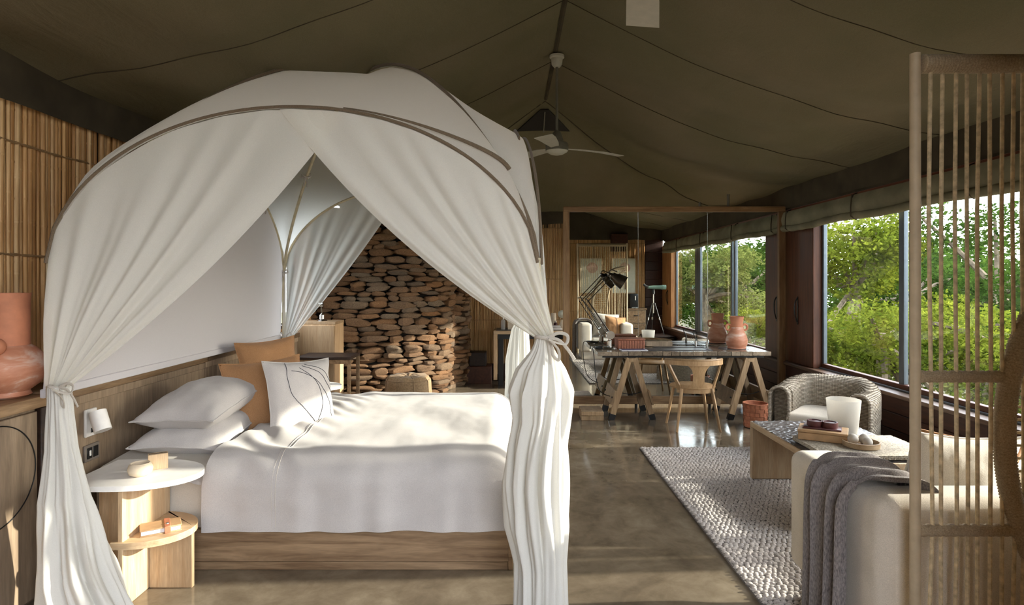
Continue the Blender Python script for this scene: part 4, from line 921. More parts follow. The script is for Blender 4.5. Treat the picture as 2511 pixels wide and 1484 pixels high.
    ob('shade_bracket', MB().tube(smooth_path([S, S+V(0.03, 0, 0.045), S+V(0.10, 0, 0.02)], 6), 0.006, 6), 'bronze', t, world=False)
    ob('cable', MB().tube(smooth_path([(0.0, 0.02, 0.012), (-0.12, 0.05, 0.01), (-0.20, -0.05, 0.02), (-0.21, -0.20, -0.06), (-0.19, -0.22, -0.3), (-0.14, -0.2, -0.46), (-0.02, -0.15, -0.53), (0.08, -0.1, -0.52)], 10), 0.005, 6), 'black', t, world=False)
    ob('plug_lead', MB().tube(smooth_path([(-0.05, 0.06, 0.012), (-0.14, 0.0, 0.02), (-0.17, -0.08, 0.015), (-0.10, -0.1, 0.012)], 8), 0.011, 8), 'black', t, world=False)
    # things on the desk
    t = thing('woven_leather_box', 'brown woven leather box on the desk beside the lamp', 'box', (1.42, 7.25, ZD), 0.02)
    ob('body', MB().box(-0.16, 0.16, -0.10, 0.10, 0.0, 0.10, 0.006, 2), 'leather_brown', t, world=False); ob('lid', MB().box(-0.165, 0.165, -0.105, 0.105, 0.10, 0.118, 0.005, 2), 'leather_brown', t, world=False)
    for i in range(10): ob('weave_strip', MB().box(-0.148+0.031*i, -0.128+0.031*i, -0.1045, -0.10, 0.004, 0.098, 0.002), 'leather_brown', t, world=False)
    t = thing('magazine', 'magazine with violet print lying in front of the woven box', 'magazine', (1.42, 7.02, ZD), 0.06)
    ob('pages', MB().box(-0.15, 0.15, -0.075, 0.075, 0, 0.008, 0.001), 'paper', t, world=False); ob('cover_print', MB().box(-0.14, 0.13, -0.065, 0.06, 0.008, 0.0092), 'ink', t, world=False)
    for i, (x, w, y, d, lab) in enumerate(((1.95, 0.36, 7.07, 0.24, 'dark leather desk pad in front of the chair'), (2.02, 0.30, 7.33, 0.13, 'dark leather folder lying against the mirror'))):
        t = thing('desk_pad', lab, 'desk pad', (x, y, ZD), 0.0)
        ob('pad', MB().box(-w, w, -d/2, d/2, 0, 0.007, 0.002), 'slate', t, world=False); ob('spine', MB().box(w*0.86, w*0.89, -d/2, d/2, 0.007, 0.009), 'darkwood', t, world=False)
    t = thing('grey_box', 'low grey wooden tray at the mirror edge of the desk', 'tray', (1.80, 7.40, ZD+0.007), 0)
    ob('tray_floor', MB().box(-0.16, 0.16, -0.03, 0.03, 0, 0.012), 'panel', t, world=False)
    ob('tray_side', MB().box(-0.16, 0.16, -0.036, -0.028, 0, 0.055, 0.002), 'panel', t, world=False); ob('tray_side', MB().box(-0.16, 0.16, 0.028, 0.036, 0, 0.055, 0.002), 'panel', t, world=False)
    t = thing('wire_stand', 'thin wire stand on the desk left of the vase', 'stand', (2.28, 7.3, ZD))
    ob('wire', MB().tube(smooth_path([(-0.06, 0, 0.0), (-0.06, 0.0, 0.10), (-0.09, 0, 0.19), (0.06, 0, 0.165), (0.075, 0, 0.14), (0.07, 0, 0.0)], 6), 0.005, 6), 'black', t, world=False); ob('foot', MB().cyl((-0.06, 0, 0), (-0.06, 0, 0.08), 0.014, n=10), 'chrome', t, world=False); ob('foot', MB().cyl((0.07, 0, 0), (0.07, 0, 0.07), 0.014, n=10), 'chrome', t, world=False)
    t = thing('handled_vase', 'pink terracotta vase with two ring handles on the desk', 'vase', (2.66, 7.17, ZD))
    ob('body', MB().lathe([(0, 0.004), (0.10, 0.0), (0.108, 0.012), (0.10, 0.02), (0.118, 0.05), (0.125, 0.10), (0.108, 0.16), (0.08, 0.215), (0.066, 0.255)], n=40), 'terra2', t, 60, world=False)
    ob('neck', MB().lathe([(0.066, 0.25), (0.068, 0.29), (0.078, 0.37), (0.082, 0.38), (0.074, 0.38), (0.062, 0.30)], n=36), 'terracotta', t, 60, world=False)
    for s in (-1, 1): ob('ring_handle', MB().tube([(s*(0.095+0.030*math.cos(a)), 0, 0.252+0.034*math.sin(a)) for a in [2*PI*i/20 for i in range(20)]], 0.013, 8, closed=True), 'terracotta', t, world=False)
    t = thing('vase_mat', 'round dark mat under the vase on the desk', 'mat', (2.62, 7.17, ZD)); t.location.z = ZD-0.001
    ob('mat', MB().lathe([(0, 0.002), (0.165, 0.002), (0.17, 0.0), (0, 0)], n=36), 'slate', t, world=False); ob('mat_edge', MB().tube([(0.167*math.cos(a), 0.167*math.sin(a), 0.001) for a in [2*PI*i/40 for i in range(40)]], 0.0015, 5, closed=True), 'darkwood', t, world=False)
    # waste basket of woven leather strips
    t = thing('woven_basket', 'terracotta woven leather waste basket beside the desk', 'basket', (2.63, 6.55, 0))
    ob('inner', MB().lathe([(0, 0.01), (0.112, 0.008), (0.124, 0.255), (0.119, 0.255), (0.105, 0.02)], n=32), 'leather_pink', t, world=False)
    patch = {}
    for r in range(6):
        for k in range(16):
            p = (r+k) % 2; a0, a1 = 2*PI*k/16, 2*PI*(k+1)/16; z0, z1 = 0.006+r*0.041, 0.005+(r+1)*0.041
            d = 0.006 if p else 0.0015; g = 0.012
            if (r, p) not in patch:
                m = MB(); vs = []; fs = []
                for q in range(4):
                    a = g+(2*PI/16-2*g)*q/3
                    for rr, zz in ((0.113, z0), (0.113+d+0.012*z0/0.25, z0+0.002), (0.113+d+0.012*z1/0.25+0.001, z1-0.002), (0.113, z1)): vs.append((rr*math.cos(a), rr*math.sin(a), zz))
                for q in range(3):
                    for h in range(3): fs.append((q*4+h, q*4+4+h, q*4+5+h, q*4+1+h))
                patch[(r, p)] = mesh_of(m.add(vs, fs), 'strip', 'leather_pink', 30)
            o = bpy.data.objects.new('strip', patch[(r, p)]); COL.objects.link(o); o.parent = t; o.rotation_euler = (0, 0, a0)
    ob('rim', MB().tube([(0.125*math.cos(a), 0.125*math.sin(a), 0.255) for a in [2*PI*i/32 for i in range(32)]], 0.006, 6, closed=True), 'leather_pink', t, world=False)
    # chair
    t = thing('desk_chair', 'oak desk chair with a curved open back facing the desk', 'chair', (1.95, 6.52, 0), 0.0)
    def arc(a, r, z): return V(r*math.sin(a), -0.0+0.02-r*math.cos(a)*0.86, z)
    ob('seat', MB().lathe([(0, 0.425), (0.20, 0.425), (0.235, 0.435), (0.24, 0.447), (0.225, 0.458), (0.0, 0.45)], (0, 0.02, 0), 40, 1.0, 0.92), 'chair', t, 50, world=False)
    def strip(f, nu, nv, th, name, par=t):
        m = MB()
        def s0(u, v, k):
            p = f(u, v); c = V(0, 0.02, p.z); n = (p-c); n.z = 0; n.normalize(); return p+n*k
        m.grid(lambda u, v: s0(u, v, th/2), nu, nv); m.grid(lambda u, v: s0(u, v, -th/2), nu, nv)
        e = [(0, v/nv) for v in range(nv+1)]+[(u/nu, 1) for u in range(nu+1)]+[(1, 1-v/nv) for v in range(nv+1)]+[(1-u/nu, 0) for u in range(nu+1)]
        vs = []; 
        for (u, v) in e: vs += [s0(u, v, th/2), s0(u, v, -th/2)]
        m.add(vs, [(2*i, 2*i+1, 2*i+3, 2*i+2) for i in range(len(e)-1)])
        return ob(name, m, 'chair', par, 40, world=False)
    rad = lambda z: 0.235+0.07*max(0, min(1, (z-0.42)/0.32))
    AM = 1.38
    strip(lambda u, v: arc((2*u-1)*AM, rad(0.735)+0.0, 0.742-0.012*abs(2*u-1)**3-0.055*(1-v)*(0.85+0.15*(1-abs(2*u-1)))), 44, 4, 0.024, 'top_rail')
    ob('rail_edge', MB().tube([arc((2*i/40-1)*AM, rad(0.735), 0.744-0.012*abs(2*i/40-1)**3) for i in range(41)], 0.014, 8), 'chair', t, world=False)
    def splat(u, v):
        z = 0.43+0.28*v; hw = 0.28+0.10*abs(2*v-1)**3+0.16*max(0, v-0.75)*2-0.06*math.sin(PI*v)+0.14*max(0, 0.25-v)*4
        return arc((2*u-1)*hw, rad(z), z)
    strip(splat, 12, 18, 0.018, 'back_splat')
    for s in (-1, 1):
        def side(u, v):
            z = 0.42+0.29*v; a = s*(0.80+0.50*v**1.3); w = 0.13+0.12*abs(2*v-1)**2
            return arc(a+(u-0.5)*w, rad(z), z)
        strip(side, 5, 18, 0.018, 'back_side')
    strip(lambda u, v: arc((2*u-1)*0.95, rad(0.41), 0.395+0.085*v-0.02*(1-v)*0), 26, 4, 0.020, 'back_band')
    for sx, y0_, y1_ in ((-1, -0.14, -0.205), (1, -0.14, -0.205), (-1, 0.16, 0.215), (1, 0.16, 0.215)):
        ob('leg', MB().tube([(sx*0.155, y0_, 0.44), (sx*0.225, y1_, 0.0)], [0.019, 0.0125], 12), 'chair', t, world=False)
mirror_desk()

# ================================================================== SITTING AREA
def wicker_mat():
    t = NT('wicker_weave'); v = t.coord()
    w1 = t.n('ShaderNodeTexWave'); w1.wave_type = 'BANDS'; w1.bands_direction = 'Z'; w1.inputs['Scale'].default_value = 26; w1.inputs['Distortion'].default_value = 1.0
    t.l(v, w1.inputs['Vector']); n = t.noise(v, 60, 3)
    c = t.mixc(t.ramp(w1.outputs['Fac'], [(0.1, (118,106,92)), (0.6, (206,194,176))]), t.ramp(n, [(0.3, (170,165,160)), (0.7, (255,255,255))]), 0.7, 'MULTIPLY')
    t.color(c); t.set(0.8, 0, 0.2); t.bump(w1.outputs['Fac'], 0.6, 0.008); return t.m
M['wicker'] = wicker_mat()
def sitting():
    # rug
    rx0, rx1, ry0, ry1 = 1.21, 3.25, 1.75, 5.70
    t = thing('wool_rug', 'chunky knotted pale wool rug under the coffee table', 'rug', ((rx0+rx1)/2, (ry0+ry1)/2, 0))
    ob('rug_base', MB().box(rx0, rx1, ry0, ry1, 0.0005, 0.012), 'rug_base', t)
    m = MB(); R = random.Random(9); p = 0.031
    ny = int((ry1-ry0)/p); nx = int((rx1-rx0)/p)
    for j in range(ny):
        for i in range(nx):
            x = rx0+(i+0.5+0.5*(j % 2)*0.6)*p+R.uniform(-.004, .004); y = ry0+(j+0.5)*p+R.uniform(-.005, .005)
            if x > rx1-0.01: continue
            a = R.uniform(-.5, .5); r = p*R.uniform(.5, .64); h = R.uniform(.010, .018); ca, sa = math.cos(a), math.sin(a); o = len(m.v)
            for k in range(6):
                b = 2*PI*k/6; xx, yy = r*1.12*math.cos(b), r*0.8*math.sin(b); m.v.append((x+ca*xx-sa*yy, y+sa*xx+ca*yy, 0.010))
            for k in range(6):
                b = 2*PI*k/6; xx, yy = r*0.7*math.cos(b), r*0.5*math.sin(b); m.v.append((x+ca*xx-sa*yy, y+sa*xx+ca*yy, 0.010+h*0.75))
            m.v.append((x, y, 0.010+h))
            for k in range(6):
                q = (k+1) % 6; m.f.append((o+k, o+q, o+6+q, o+6+k)); m.f.append((o+6+k, o+6+q, o+12))
    o = ob('pile', m, 'rug', t, 80); o['kind'] = 'stuff'
    # coffee table
    ZT = 0.47; x0, x1, y0, y1 = 1.885, 2.62, 3.68, 4.80
    t = thing('coffee_table', 'pale wood coffee table with a dark carved top on the rug', 'table', ((x0+x1)/2, (y0+y1)/2, 0.02))
    ob('top_slab', MB().box(x0, x1, y0, y1, ZT-0.05, ZT-0.006, 0.004), 'ash_y', t)
    ob('end_panel', MB().box(x0, x1, y1-0.05, y1, 0.024, ZT-0.05, 0.003), 'ash', t); ob('end_panel', MB().box(x0, x1, y0, y0+0.05, 0.024, ZT-0.05, 0.003), 'ash', t)
    R = random.Random(2); cells = {}
    def scoop(x, y):
        cx, cy = x/0.05, y/0.030; ix, iy = math.floor(cx), math.floor(cy); best = 9
        for a in (-1, 0, 1):
            for b in (-1, 0, 1):
                k = (ix+a, iy+b)
                if k not in cells: cells[k] = (R.random(), R.random())
                px, py = k[0]+0.2+0.6*cells[k][0]+(0.5 if k[1] % 2 else 0), k[1]+0.2+0.6*cells[k][1]; best = min(best, (cx-px)**2+(cy-py)**2)
        return min(1.0, best)
    ob('carved_top', MB().grid(lambda u, v: (x0+0.01+(x1-x0-0.02)*u, y0+0.01+(y1-y0-0.02)*v, ZT-0.006+0.013*scoop(x0+(x1-x0)*u, y0+(y1-y0)*v)), 110, 200), 'carved', t, 60)
    t = thing('felt_slab', 'thick rough grey slab laid across the coffee table', 'slab', (2.27, 3.95, ZT+0.004))
    m = MB()
    def slab(u, v): return (1.93+0.685*u+0.006*nz(v*9, 2), 3.70+0.50*v+0.006*nz(u*12, 5), ZT+0.033+0.004*nz(u*40, v*40))
    m.grid(slab, 60, 50); m.box(1.935, 2.61, 3.71, 4.19, ZT+0.004, ZT+0.034, 0.003); ob('slab_body', m, 'slab', t, 60)
    mm = MB()
    for i in range(90):
        x = 1.935+0.675*i/89; mm.cyl((x, 3.712, ZT+0.018), (x+R.uniform(-.006, .006), 3.700, ZT+R.uniform(.006, .014)), 0.004, n=4)
    o = ob('rough_edge', mm, 'slab', t); o['kind'] = 'stuff'
    ZS_ = ZT+0.036
    t = thing('tan_box', 'flat tan leather box on the coffee table slab', 'box', (2.10, 4.10, ZS_), -0.52)
    ob('body', MB().box(-0.145, 0.145, -0.10, 0.10, 0.0, 0.048, 0.003), 'box_tan', t, world=False); ob('lid', MB().box(-0.148, 0.148, -0.103, 0.103, 0.05, 0.068, 0.003), 'box_tan', t, world=False)
    t = thing('plum_dish', 'dark plum lacquer dish with two hollows on the tan box', 'dish', (2.095, 4.10, ZS_+0.068), -0.52)
    ob('plate', MB().box(-0.115, 0.115, -0.06, 0.06, 0, 0.012, 0.005, 2), 'plum', t, world=False)
    for x in (-0.045, 0.045):
        ob('well', MB().lathe([(0.0, 0.016), (0.036, 0.016), (0.04, 0.05), (0.048, 0.05), (0.05, 0.02), (0.046, 0.012)], (x, 0, 0), 24), 'plum', t, world=False)
        ob('well_lid', MB().lathe([(0.0, 0.046), (0.036, 0.044), (0.04, 0.036)], (x, 0, 0), 20), 'plum', t, world=False)
    t = thing('candle_vessel', 'tall frosted white glass vessel on the coffee table', 'candle holder', (2.40, 4.40, ZT+0.005))
    ob('glass', MB().lathe([(0, 0.004), (0.088, 0.0), (0.092, 0.01), (0.114, 0.235), (0.110, 0.238), (0.088, 0.02), (0, 0.014)], n=48), 'frost', t, 60, world=False)
    ob('wax', MB().lathe([(0, 0.07), (0.09, 0.072), (0.086, 0.02), (0, 0.016)], n=32), 'cream', t, 60, world=False)
    t = thing('wooden_tray', 'round pale wooden tray holding three grey balls', 'tray', (2.24, 3.90, ZS_))
    ob('tray_floor', MB().lathe([(0, 0), (0.098, 0), (0.098, 0.008), (0, 0.008)], n=36), 'ash_x', t, world=False); ob('tray_wall', MB().lathe([(0.098, 0), (0.106, 0.004), (0.108, 0.036), (0.101, 0.037), (0.098, 0.008)], n=40), 'ash_x', t, 50, world=False)
    for i, (dx, dy, r, lab) in enumerate(((-0.035, 0.03, 0.033, 'grey stone ball at the left in the round tray'), (0.04, 0.035, 0.032, 'grey stone ball at the back right in the round tray'), (0.022, -0.035, 0.029, 'smaller grey stone ball at the front of the round tray'))):
        b = MB().lathe([(r*math.sin(PI*k/14), r-r*math.cos(PI*k/14)) for k in range(15)], (2.24+dx, 3.90+dy, ZS_+0.0085), 24, 1.0, 0.97); tag(ob('stone_ball', b, 'grey_ball', None, 60), lab, 'ball')
    # wicker tub chair
    t = thing('wicker_armchair', 'pale wicker tub armchair by the window behind the coffee table', 'armchair', (2.84, 5.46, 0), math.radians(-40))
    # local frame: faces -y ; width along x
    hw, dp, rr = 0.41, 0.72, 0.30
    plan = smooth_path([(-hw+0.02, -0.36, 0), (-hw, -0.1, 0), (-hw+0.03, 0.14, 0), (-hw+0.16, 0.31, 0), (0, 0.36, 0), (hw-0.16, 0.31, 0), (hw-0.03, 0.14, 0), (hw, -0.1, 0), (hw-0.02, -0.36, 0)], 9)
    n = len(plan)-1
    def shell(u, v, off=0.0):
        i = min(int(u*n), n-1); f = u*n-i; p = plan[i].lerp(plan[i+1], f); tt = (plan[min(i+1, n)]-plan[max(i-1, 0)] if i > 0 else plan[1]-plan[0]).normalized(); nn = V(tt.y, -tt.x, 0)   # inward normal
        if nn.dot(V(0, -0.05, 0)-p) < 0: nn = -nn
        back = max(0.0, min(1.0, (p.y+0.1)/0.4)); top = 0.63+0.06*back; r = 0.078
        L1 = top-r-0.03; L2 = PI*r; L3 = top-r-0.2; d = v*(L1+L2+L3)
        if d < L1: off_, z = 0.0, 0.03+d
        elif d < L1+L2: a = (d-L1)/r; off_, z = r-r*math.cos(a), top-r+r*math.sin(a)
        else: off_, z = 2*r, top-r-(d-L1-L2)
        return p+nn*off_+V(0, 0, z)
    ob('shell', MB().grid(shell, 80, 60), 'wicker', t, 70, world=False)
    for u in (0.0, 1.0): ob('rolled_rim', MB().tube([shell(u, i/40) for i in range(41)], 0.014, 8), 'wicker', t, world=False)
    for u in (0.0, 1.0):
        m = MB(); pts = [shell(u, 0.02+0.96*i/30) for i in range(31)]; m.add([p+V(0, 0.13, 0) for p in pts], [tuple(range(31))]); ob('arm_front', m, 'wicker', t, 0, world=False)
    m = MB()
    for i in range(1, 72):     # upright weave strands that catch the light
        m.tube([shell(i/72, 0.30+0.68*k/22)+V(0, 0, 0.001) for k in range(23)], 0.0042, 4, caps=False)
    o = ob('weave_strands', m, 'wicker', t, 60, world=False); o['kind'] = 'stuff'
    ob('seat_base', MB().box(-0.28, 0.28, -0.34, 0.24, 0.16, 0.30, 0.01), 'wicker', t, world=False)
    ob('seat_cushion', MB().box(-0.262, 0.262, -0.36, 0.22, 0.30, 0.41, 0.045, 3), 'sofa', t, 60, world=False)
    for x in (-0.36, 0.36):
        for y in (-0.28, 0.1): ob('leg', MB().cyl((x*0.95, y, 0), (x*0.95, y, 0.06), 0.018, n=8), 'darkwood', t, world=False)
    # upholstered armchair (its back to the doorway)
    ax0, ax1, ay0, ay1 = 1.375, 2.42, 2.27, 3.03
    t = thing('upholstered_armchair', 'wide beige upholstered armchair with its back to the rope screen', 'armchair', ((ax0+ax1)/2, 2.7, 0.022))
    ob('plinth', MB().box(ax0+0.05, ax1-0.05, ay0+0.05, ay1-0.04, 0.0225, 0.21, 0.01), 'sofa', t)
    def soft(x0, x1, y0, y1, z0, z1, b, name, mat): return ob(name, MB().box(x0, x1, y0, y1, z0, z1, b, 5), mat, t, 60)
    soft(ax0, ax0+0.235, ay0, ay1, 0.17, 0.735, 0.055, 'arm', 'sofa'); soft(ax1-0.235, ax1, ay0, ay1, 0.17, 0.735, 0.055, 'arm', 'sofa')
    soft(ax0+0.02, ax1-0.02, ay0-0.005, ay0+0.22, 0.17, 0.745, 0.06, 'backrest', 'sofa')
    soft(ax0+0.235, ax1-0.235, ay0+0.2, ay1-0.01, 0.2, 0.45, 0.05, 'seat_cushion', 'sofa_seat')
    c = cushion('white_cushion', 'large off-white cushion in the upholstered armchair', 'sofa_seat', (1.93, 2.66, 0.67), (0, 0, 0), 0.52, 0.50, 0.2, 9.3)
    c.rotation_euler = (Matrix.Rotation(PI+0.12, 3, 'Z') @ Matrix.Rotation(PI/2-0.25, 3, 'X') @ Matrix.Rotation(0.08, 3, 'Z')).to_euler()
    c = cushion('tan_cushion', 'tan cushion with a dark stripe in the upholstered armchair', 'tan', (2.10, 2.86, 0.65), (0, 0, 0), 0.44, 0.44, 0.17, 4.3, seam='tan', lines=[[(0.5+0.0*i, i/20) for i in range(21)], [(0.52, i/20) for i in range(21)]])
    c.rotation_euler = (Matrix.Rotation(PI-0.25, 3, 'Z') @ Matrix.Rotation(PI/2-0.35, 3, 'X') @ Matrix.Rotation(0.12, 3, 'Z')).to_euler()
    # throw
    t = thing('wool_throw', 'grey wool throw with fringed end draped over the armchair arm', 'throw', (ax0+0.1, 2.72, 0.15))
    prof = smooth_path([(ax0-0.030, 0, 0.10), (ax0-0.024, 0, 0.35), (ax0-0.022, 0, 0.60), (ax0-0.012, 0, 0.70), (ax0+0.04, 0, 0.755), (ax0+0.12, 0, 0.762), (ax0+0.20, 0, 0.757), (ax0+0.248, 0, 0.71), (ax0+0.258, 0, 0.60), (ax0+0.262, 0, 0.49)], 8)
    def th(u, v):
        k = v*(len(prof)-1); i = min(int(k), len(prof)-2); p = prof[i].lerp(prof[i+1], k-i)
        w0 = interp(v, [0, 0.3, 0.45, 0.6, 1], [2.42, 2.40, 2.38, 2.35, 2.33]); w1 = interp(v, [0, 0.3, 0.45, 0.6, 1], [2.71, 2.71, 2.71, 2.68, 2.64])
        y = w0+(w1-w0)*u; f = math.sin(2*PI*(3.3*u)+0.5+1.5*nz(u*2, v*1.5))
        a = 0.040*f*(1.0 if v < 0.4 else 0.5)+0.010*math.sin(2*PI*7*u+3*v)
        tn = (prof[min(i+1, len(prof)-1)]-prof[max(i-1, 0)]).normalized(); nn = V(-tn.z, 0, tn.x)
        q = p+nn*max(0.004, 0.026+a*0.8+0.006*nz(u*5, v*5)); return (q.x, y+0.02*f*0.5, q.z)
    ob('cloth', MB().grid(th, 70, 72), 'throw', t, 80)
    m = MB(); R = random.Random(5)
    for i in range(46):
        u = i/45; p = Vector(th(u, 0)); m.tube([p, p+V(R.uniform(-.004, .004), R.uniform(-.006, .006), -0.04), p+V(R.uniform(-.006, .006), R.uniform(-.012, .012), -0.072)], 0.0022, 4)
    ob('fringe', m, 'throw', t)['kind'] = 'stuff'
sitting()

# ================================================================== ROPE SCREEN
def screen():
    ys = 2.15; x0, x1, zt = 1.425, 2.46, 2.36
    t = thing('rope_screen', 'tall rope screen with vertical cords and a wrapped hoop beside the armchair', 'screen', ((x0+x1)/2, ys, 0.0))
    for x in (x0, x1): ob('upright_tube', MB().cyl((x, ys, 0), (x, ys, zt), 0.0175, n=14), 'pole_tan', t)
    def wrapped(path, r, pitch, name, mat='rope', n=10, amp=0.10):
        P = [Vector(p) for p in path]; cum = [0]
        for a, b in zip(P, P[1:]): cum.append(cum[-1]+(b-a).length)
        L = cum[-1]; N = int(L/pitch*3); pts = []; rad = []; j = 0
        for i in range(N+1):
            d = L*i/N
            while j < len(cum)-2 and d > cum[j+1]: j += 1
            pts.append(P[j].lerp(P[j+1], (d-cum[j])/max(1e-9, cum[j+1]-cum[j]))); rad.append(r*(1+(amp if i % 3 == 1 else (0.0 if i % 3 == 0 else amp))-amp))
        return ob(name, MB().tube(pts, rad, n), mat, t, 80)
    wrapped([(x0+0.022, ys, zt-0.036), (x1-0.02, ys, zt-0.036)], 0.034, 0.0105, 'wrapped_top_bar', amp=0.09)
    ob('bottom_bar', MB().cyl((x0, ys, 0.03), (x1, ys, 0.03), 0.0145, n=12), 'pole_tan', t)
    # hoop
    def hp(a): return V(2.42+0.685*math.cos(a), ys-0.004, 1.02+0.83*math.sin(a))
    A = [PI/2+PI*i/60 for i in range(61)]
    wrapped([hp(a) for a in A], 0.034, 0.0105, 'wrapped_hoop', amp=0.08)
    A2 = [PI*0.5+PI*0.98*i/50 for i in range(51)]
    wrapped([V(2.44+0.40*math.cos(a), ys+0.03, 1.02+0.74*math.sin(a)) for a in A2], 0.018, 0.012, 'inner_hoop')
    for z in (1.225, 0.685):
        dz = (z-1.02)/0.83; xh = 2.42-0.685*math.sqrt(max(0, 1-dz*dz)); wrapped([(x0+0.012, ys, z), (xh+0.02, ys, z+0.0)], 0.022, 0.026, 'wrapped_crossbar', amp=0.14)
    R = random.Random(8); x = x0+0.052
    while x < x1-0.03:
        jit = R.uniform(-0.006, 0.006); b = R.uniform(-.010, .010)
        dx = x-2.42; inside = abs(dx) < 0.66
        path = [(x, ys+R.uniform(-.004, .004), zt-0.04), (x+jit, ys+0.002, 1.8), (x+jit+b*0.5, ys-0.003, 1.225), (x+b, ys, 0.685), (x+jit, ys+0.003, 0.3), (x, ys, 0.03)]
        ob('vertical_cord', MB().tube(path, 0.0066, 7), 'rope_thin', t); x += R.choice((0.034, 0.040, 0.046))
    for i in range(34):
        z = 0.30+1.5*i/33; dz = (z-1.02)/0.83
        if abs(dz) > 0.97: continue
        xa = 2.42-0.685*math.sqrt(1-dz*dz)+0.02; xb = 2.44-0.40*math.sqrt(max(0, 1-((z-1.02)/0.74)**2)) if abs((z-1.02)/0.74) < 1 else 2.44
        if xb-xa > 0.03: ob('weave_cord', MB().tube([(xa, ys+0.006, z), ((xa+xb)/2, ys+0.03, z-0.008), (xb, ys+0.032, z)], 0.005, 6), 'rope_thin', t)
screen()

# ================================================================== CEILING FANS
def fan(x, y, z, a0, label, zm):
    t = thing('ceiling_fan', label, 'ceiling fan', (x, y, z))
    ob('mount_cup', MB().lathe([(0.07, zm-z), (0.07, zm-z-0.02), (0.055, zm-z-0.03), (0.05, zm-z-0.085), (0.03, zm-z-0.11), (0, zm-z-0.11)], n=24), 'fan', t, world=False)
    ob('down_rod', MB().cyl((0, 0, 0.1), (0, 0, zm-z-0.1), 0.013, n=10), 'fan_dark', t, world=False)
    ob('rod_collar', MB().lathe([(0.015, 0.19), (0.04, 0.17), (0.06, 0.10), (0.06, 0.065)], n=20), 'fan_dark', t, world=False)
    ob('motor_housing', MB().lathe([(0.0, 0.07), (0.10, 0.068), (0.108, 0.055), (0.108, 0.0), (0.10, -0.005)], n=36), 'fan_dark', t, 40, world=False)
    ob('bottom_cap', MB().lathe([(0.104, 0.0), (0.10, -0.012), (0.06, -0.035), (0.03, -0.042), (0, -0.042)], n=36), 'fan', t, 50, world=False)
    for k in range(3):
        a = a0+2*PI*k/3; m = MB(); pts = [(0.09, 0.035, 0.022), (0.22, 0.055, 0.022), (0.45, 0.072, 0.012), (0.66, 0.078, -0.012)]
        top = []; bot = []
        for r, w, zz in pts: top.append((r, w, zz+w*0.16)); bot.append((r, -w, zz-w*0.16))
        vs = top+bot[::-1]; n = len(vs); th = 0.006
        m.add(vs+[(p[0], p[1], p[2]-th) for p in vs], [tuple((i, i+1, n-2-i, n-1-i)) for i in range(len(pts)-1)]+[tuple((n+i, 2*n-1-i, 2*n-2-i, n+i+1)) for i in range(len(pts)-1)]+[(i, (i+1) % n, n+(i+1) % n, n+i) for i in range(n)])
        m.xf(Matrix.Rotation(a, 4, 'Z')); ob('blade', m, 'fan', t, 30, world=False)
fan(0.447, 5.80, 2.80, 0.27, 'pale three-blade ceiling fan hanging below the tent ridge', 3.70)
fan(0.50, 2.29, 2.80, math.radians(78), 'nearer ceiling fan with only one blade tip in view at the top', 3.72)

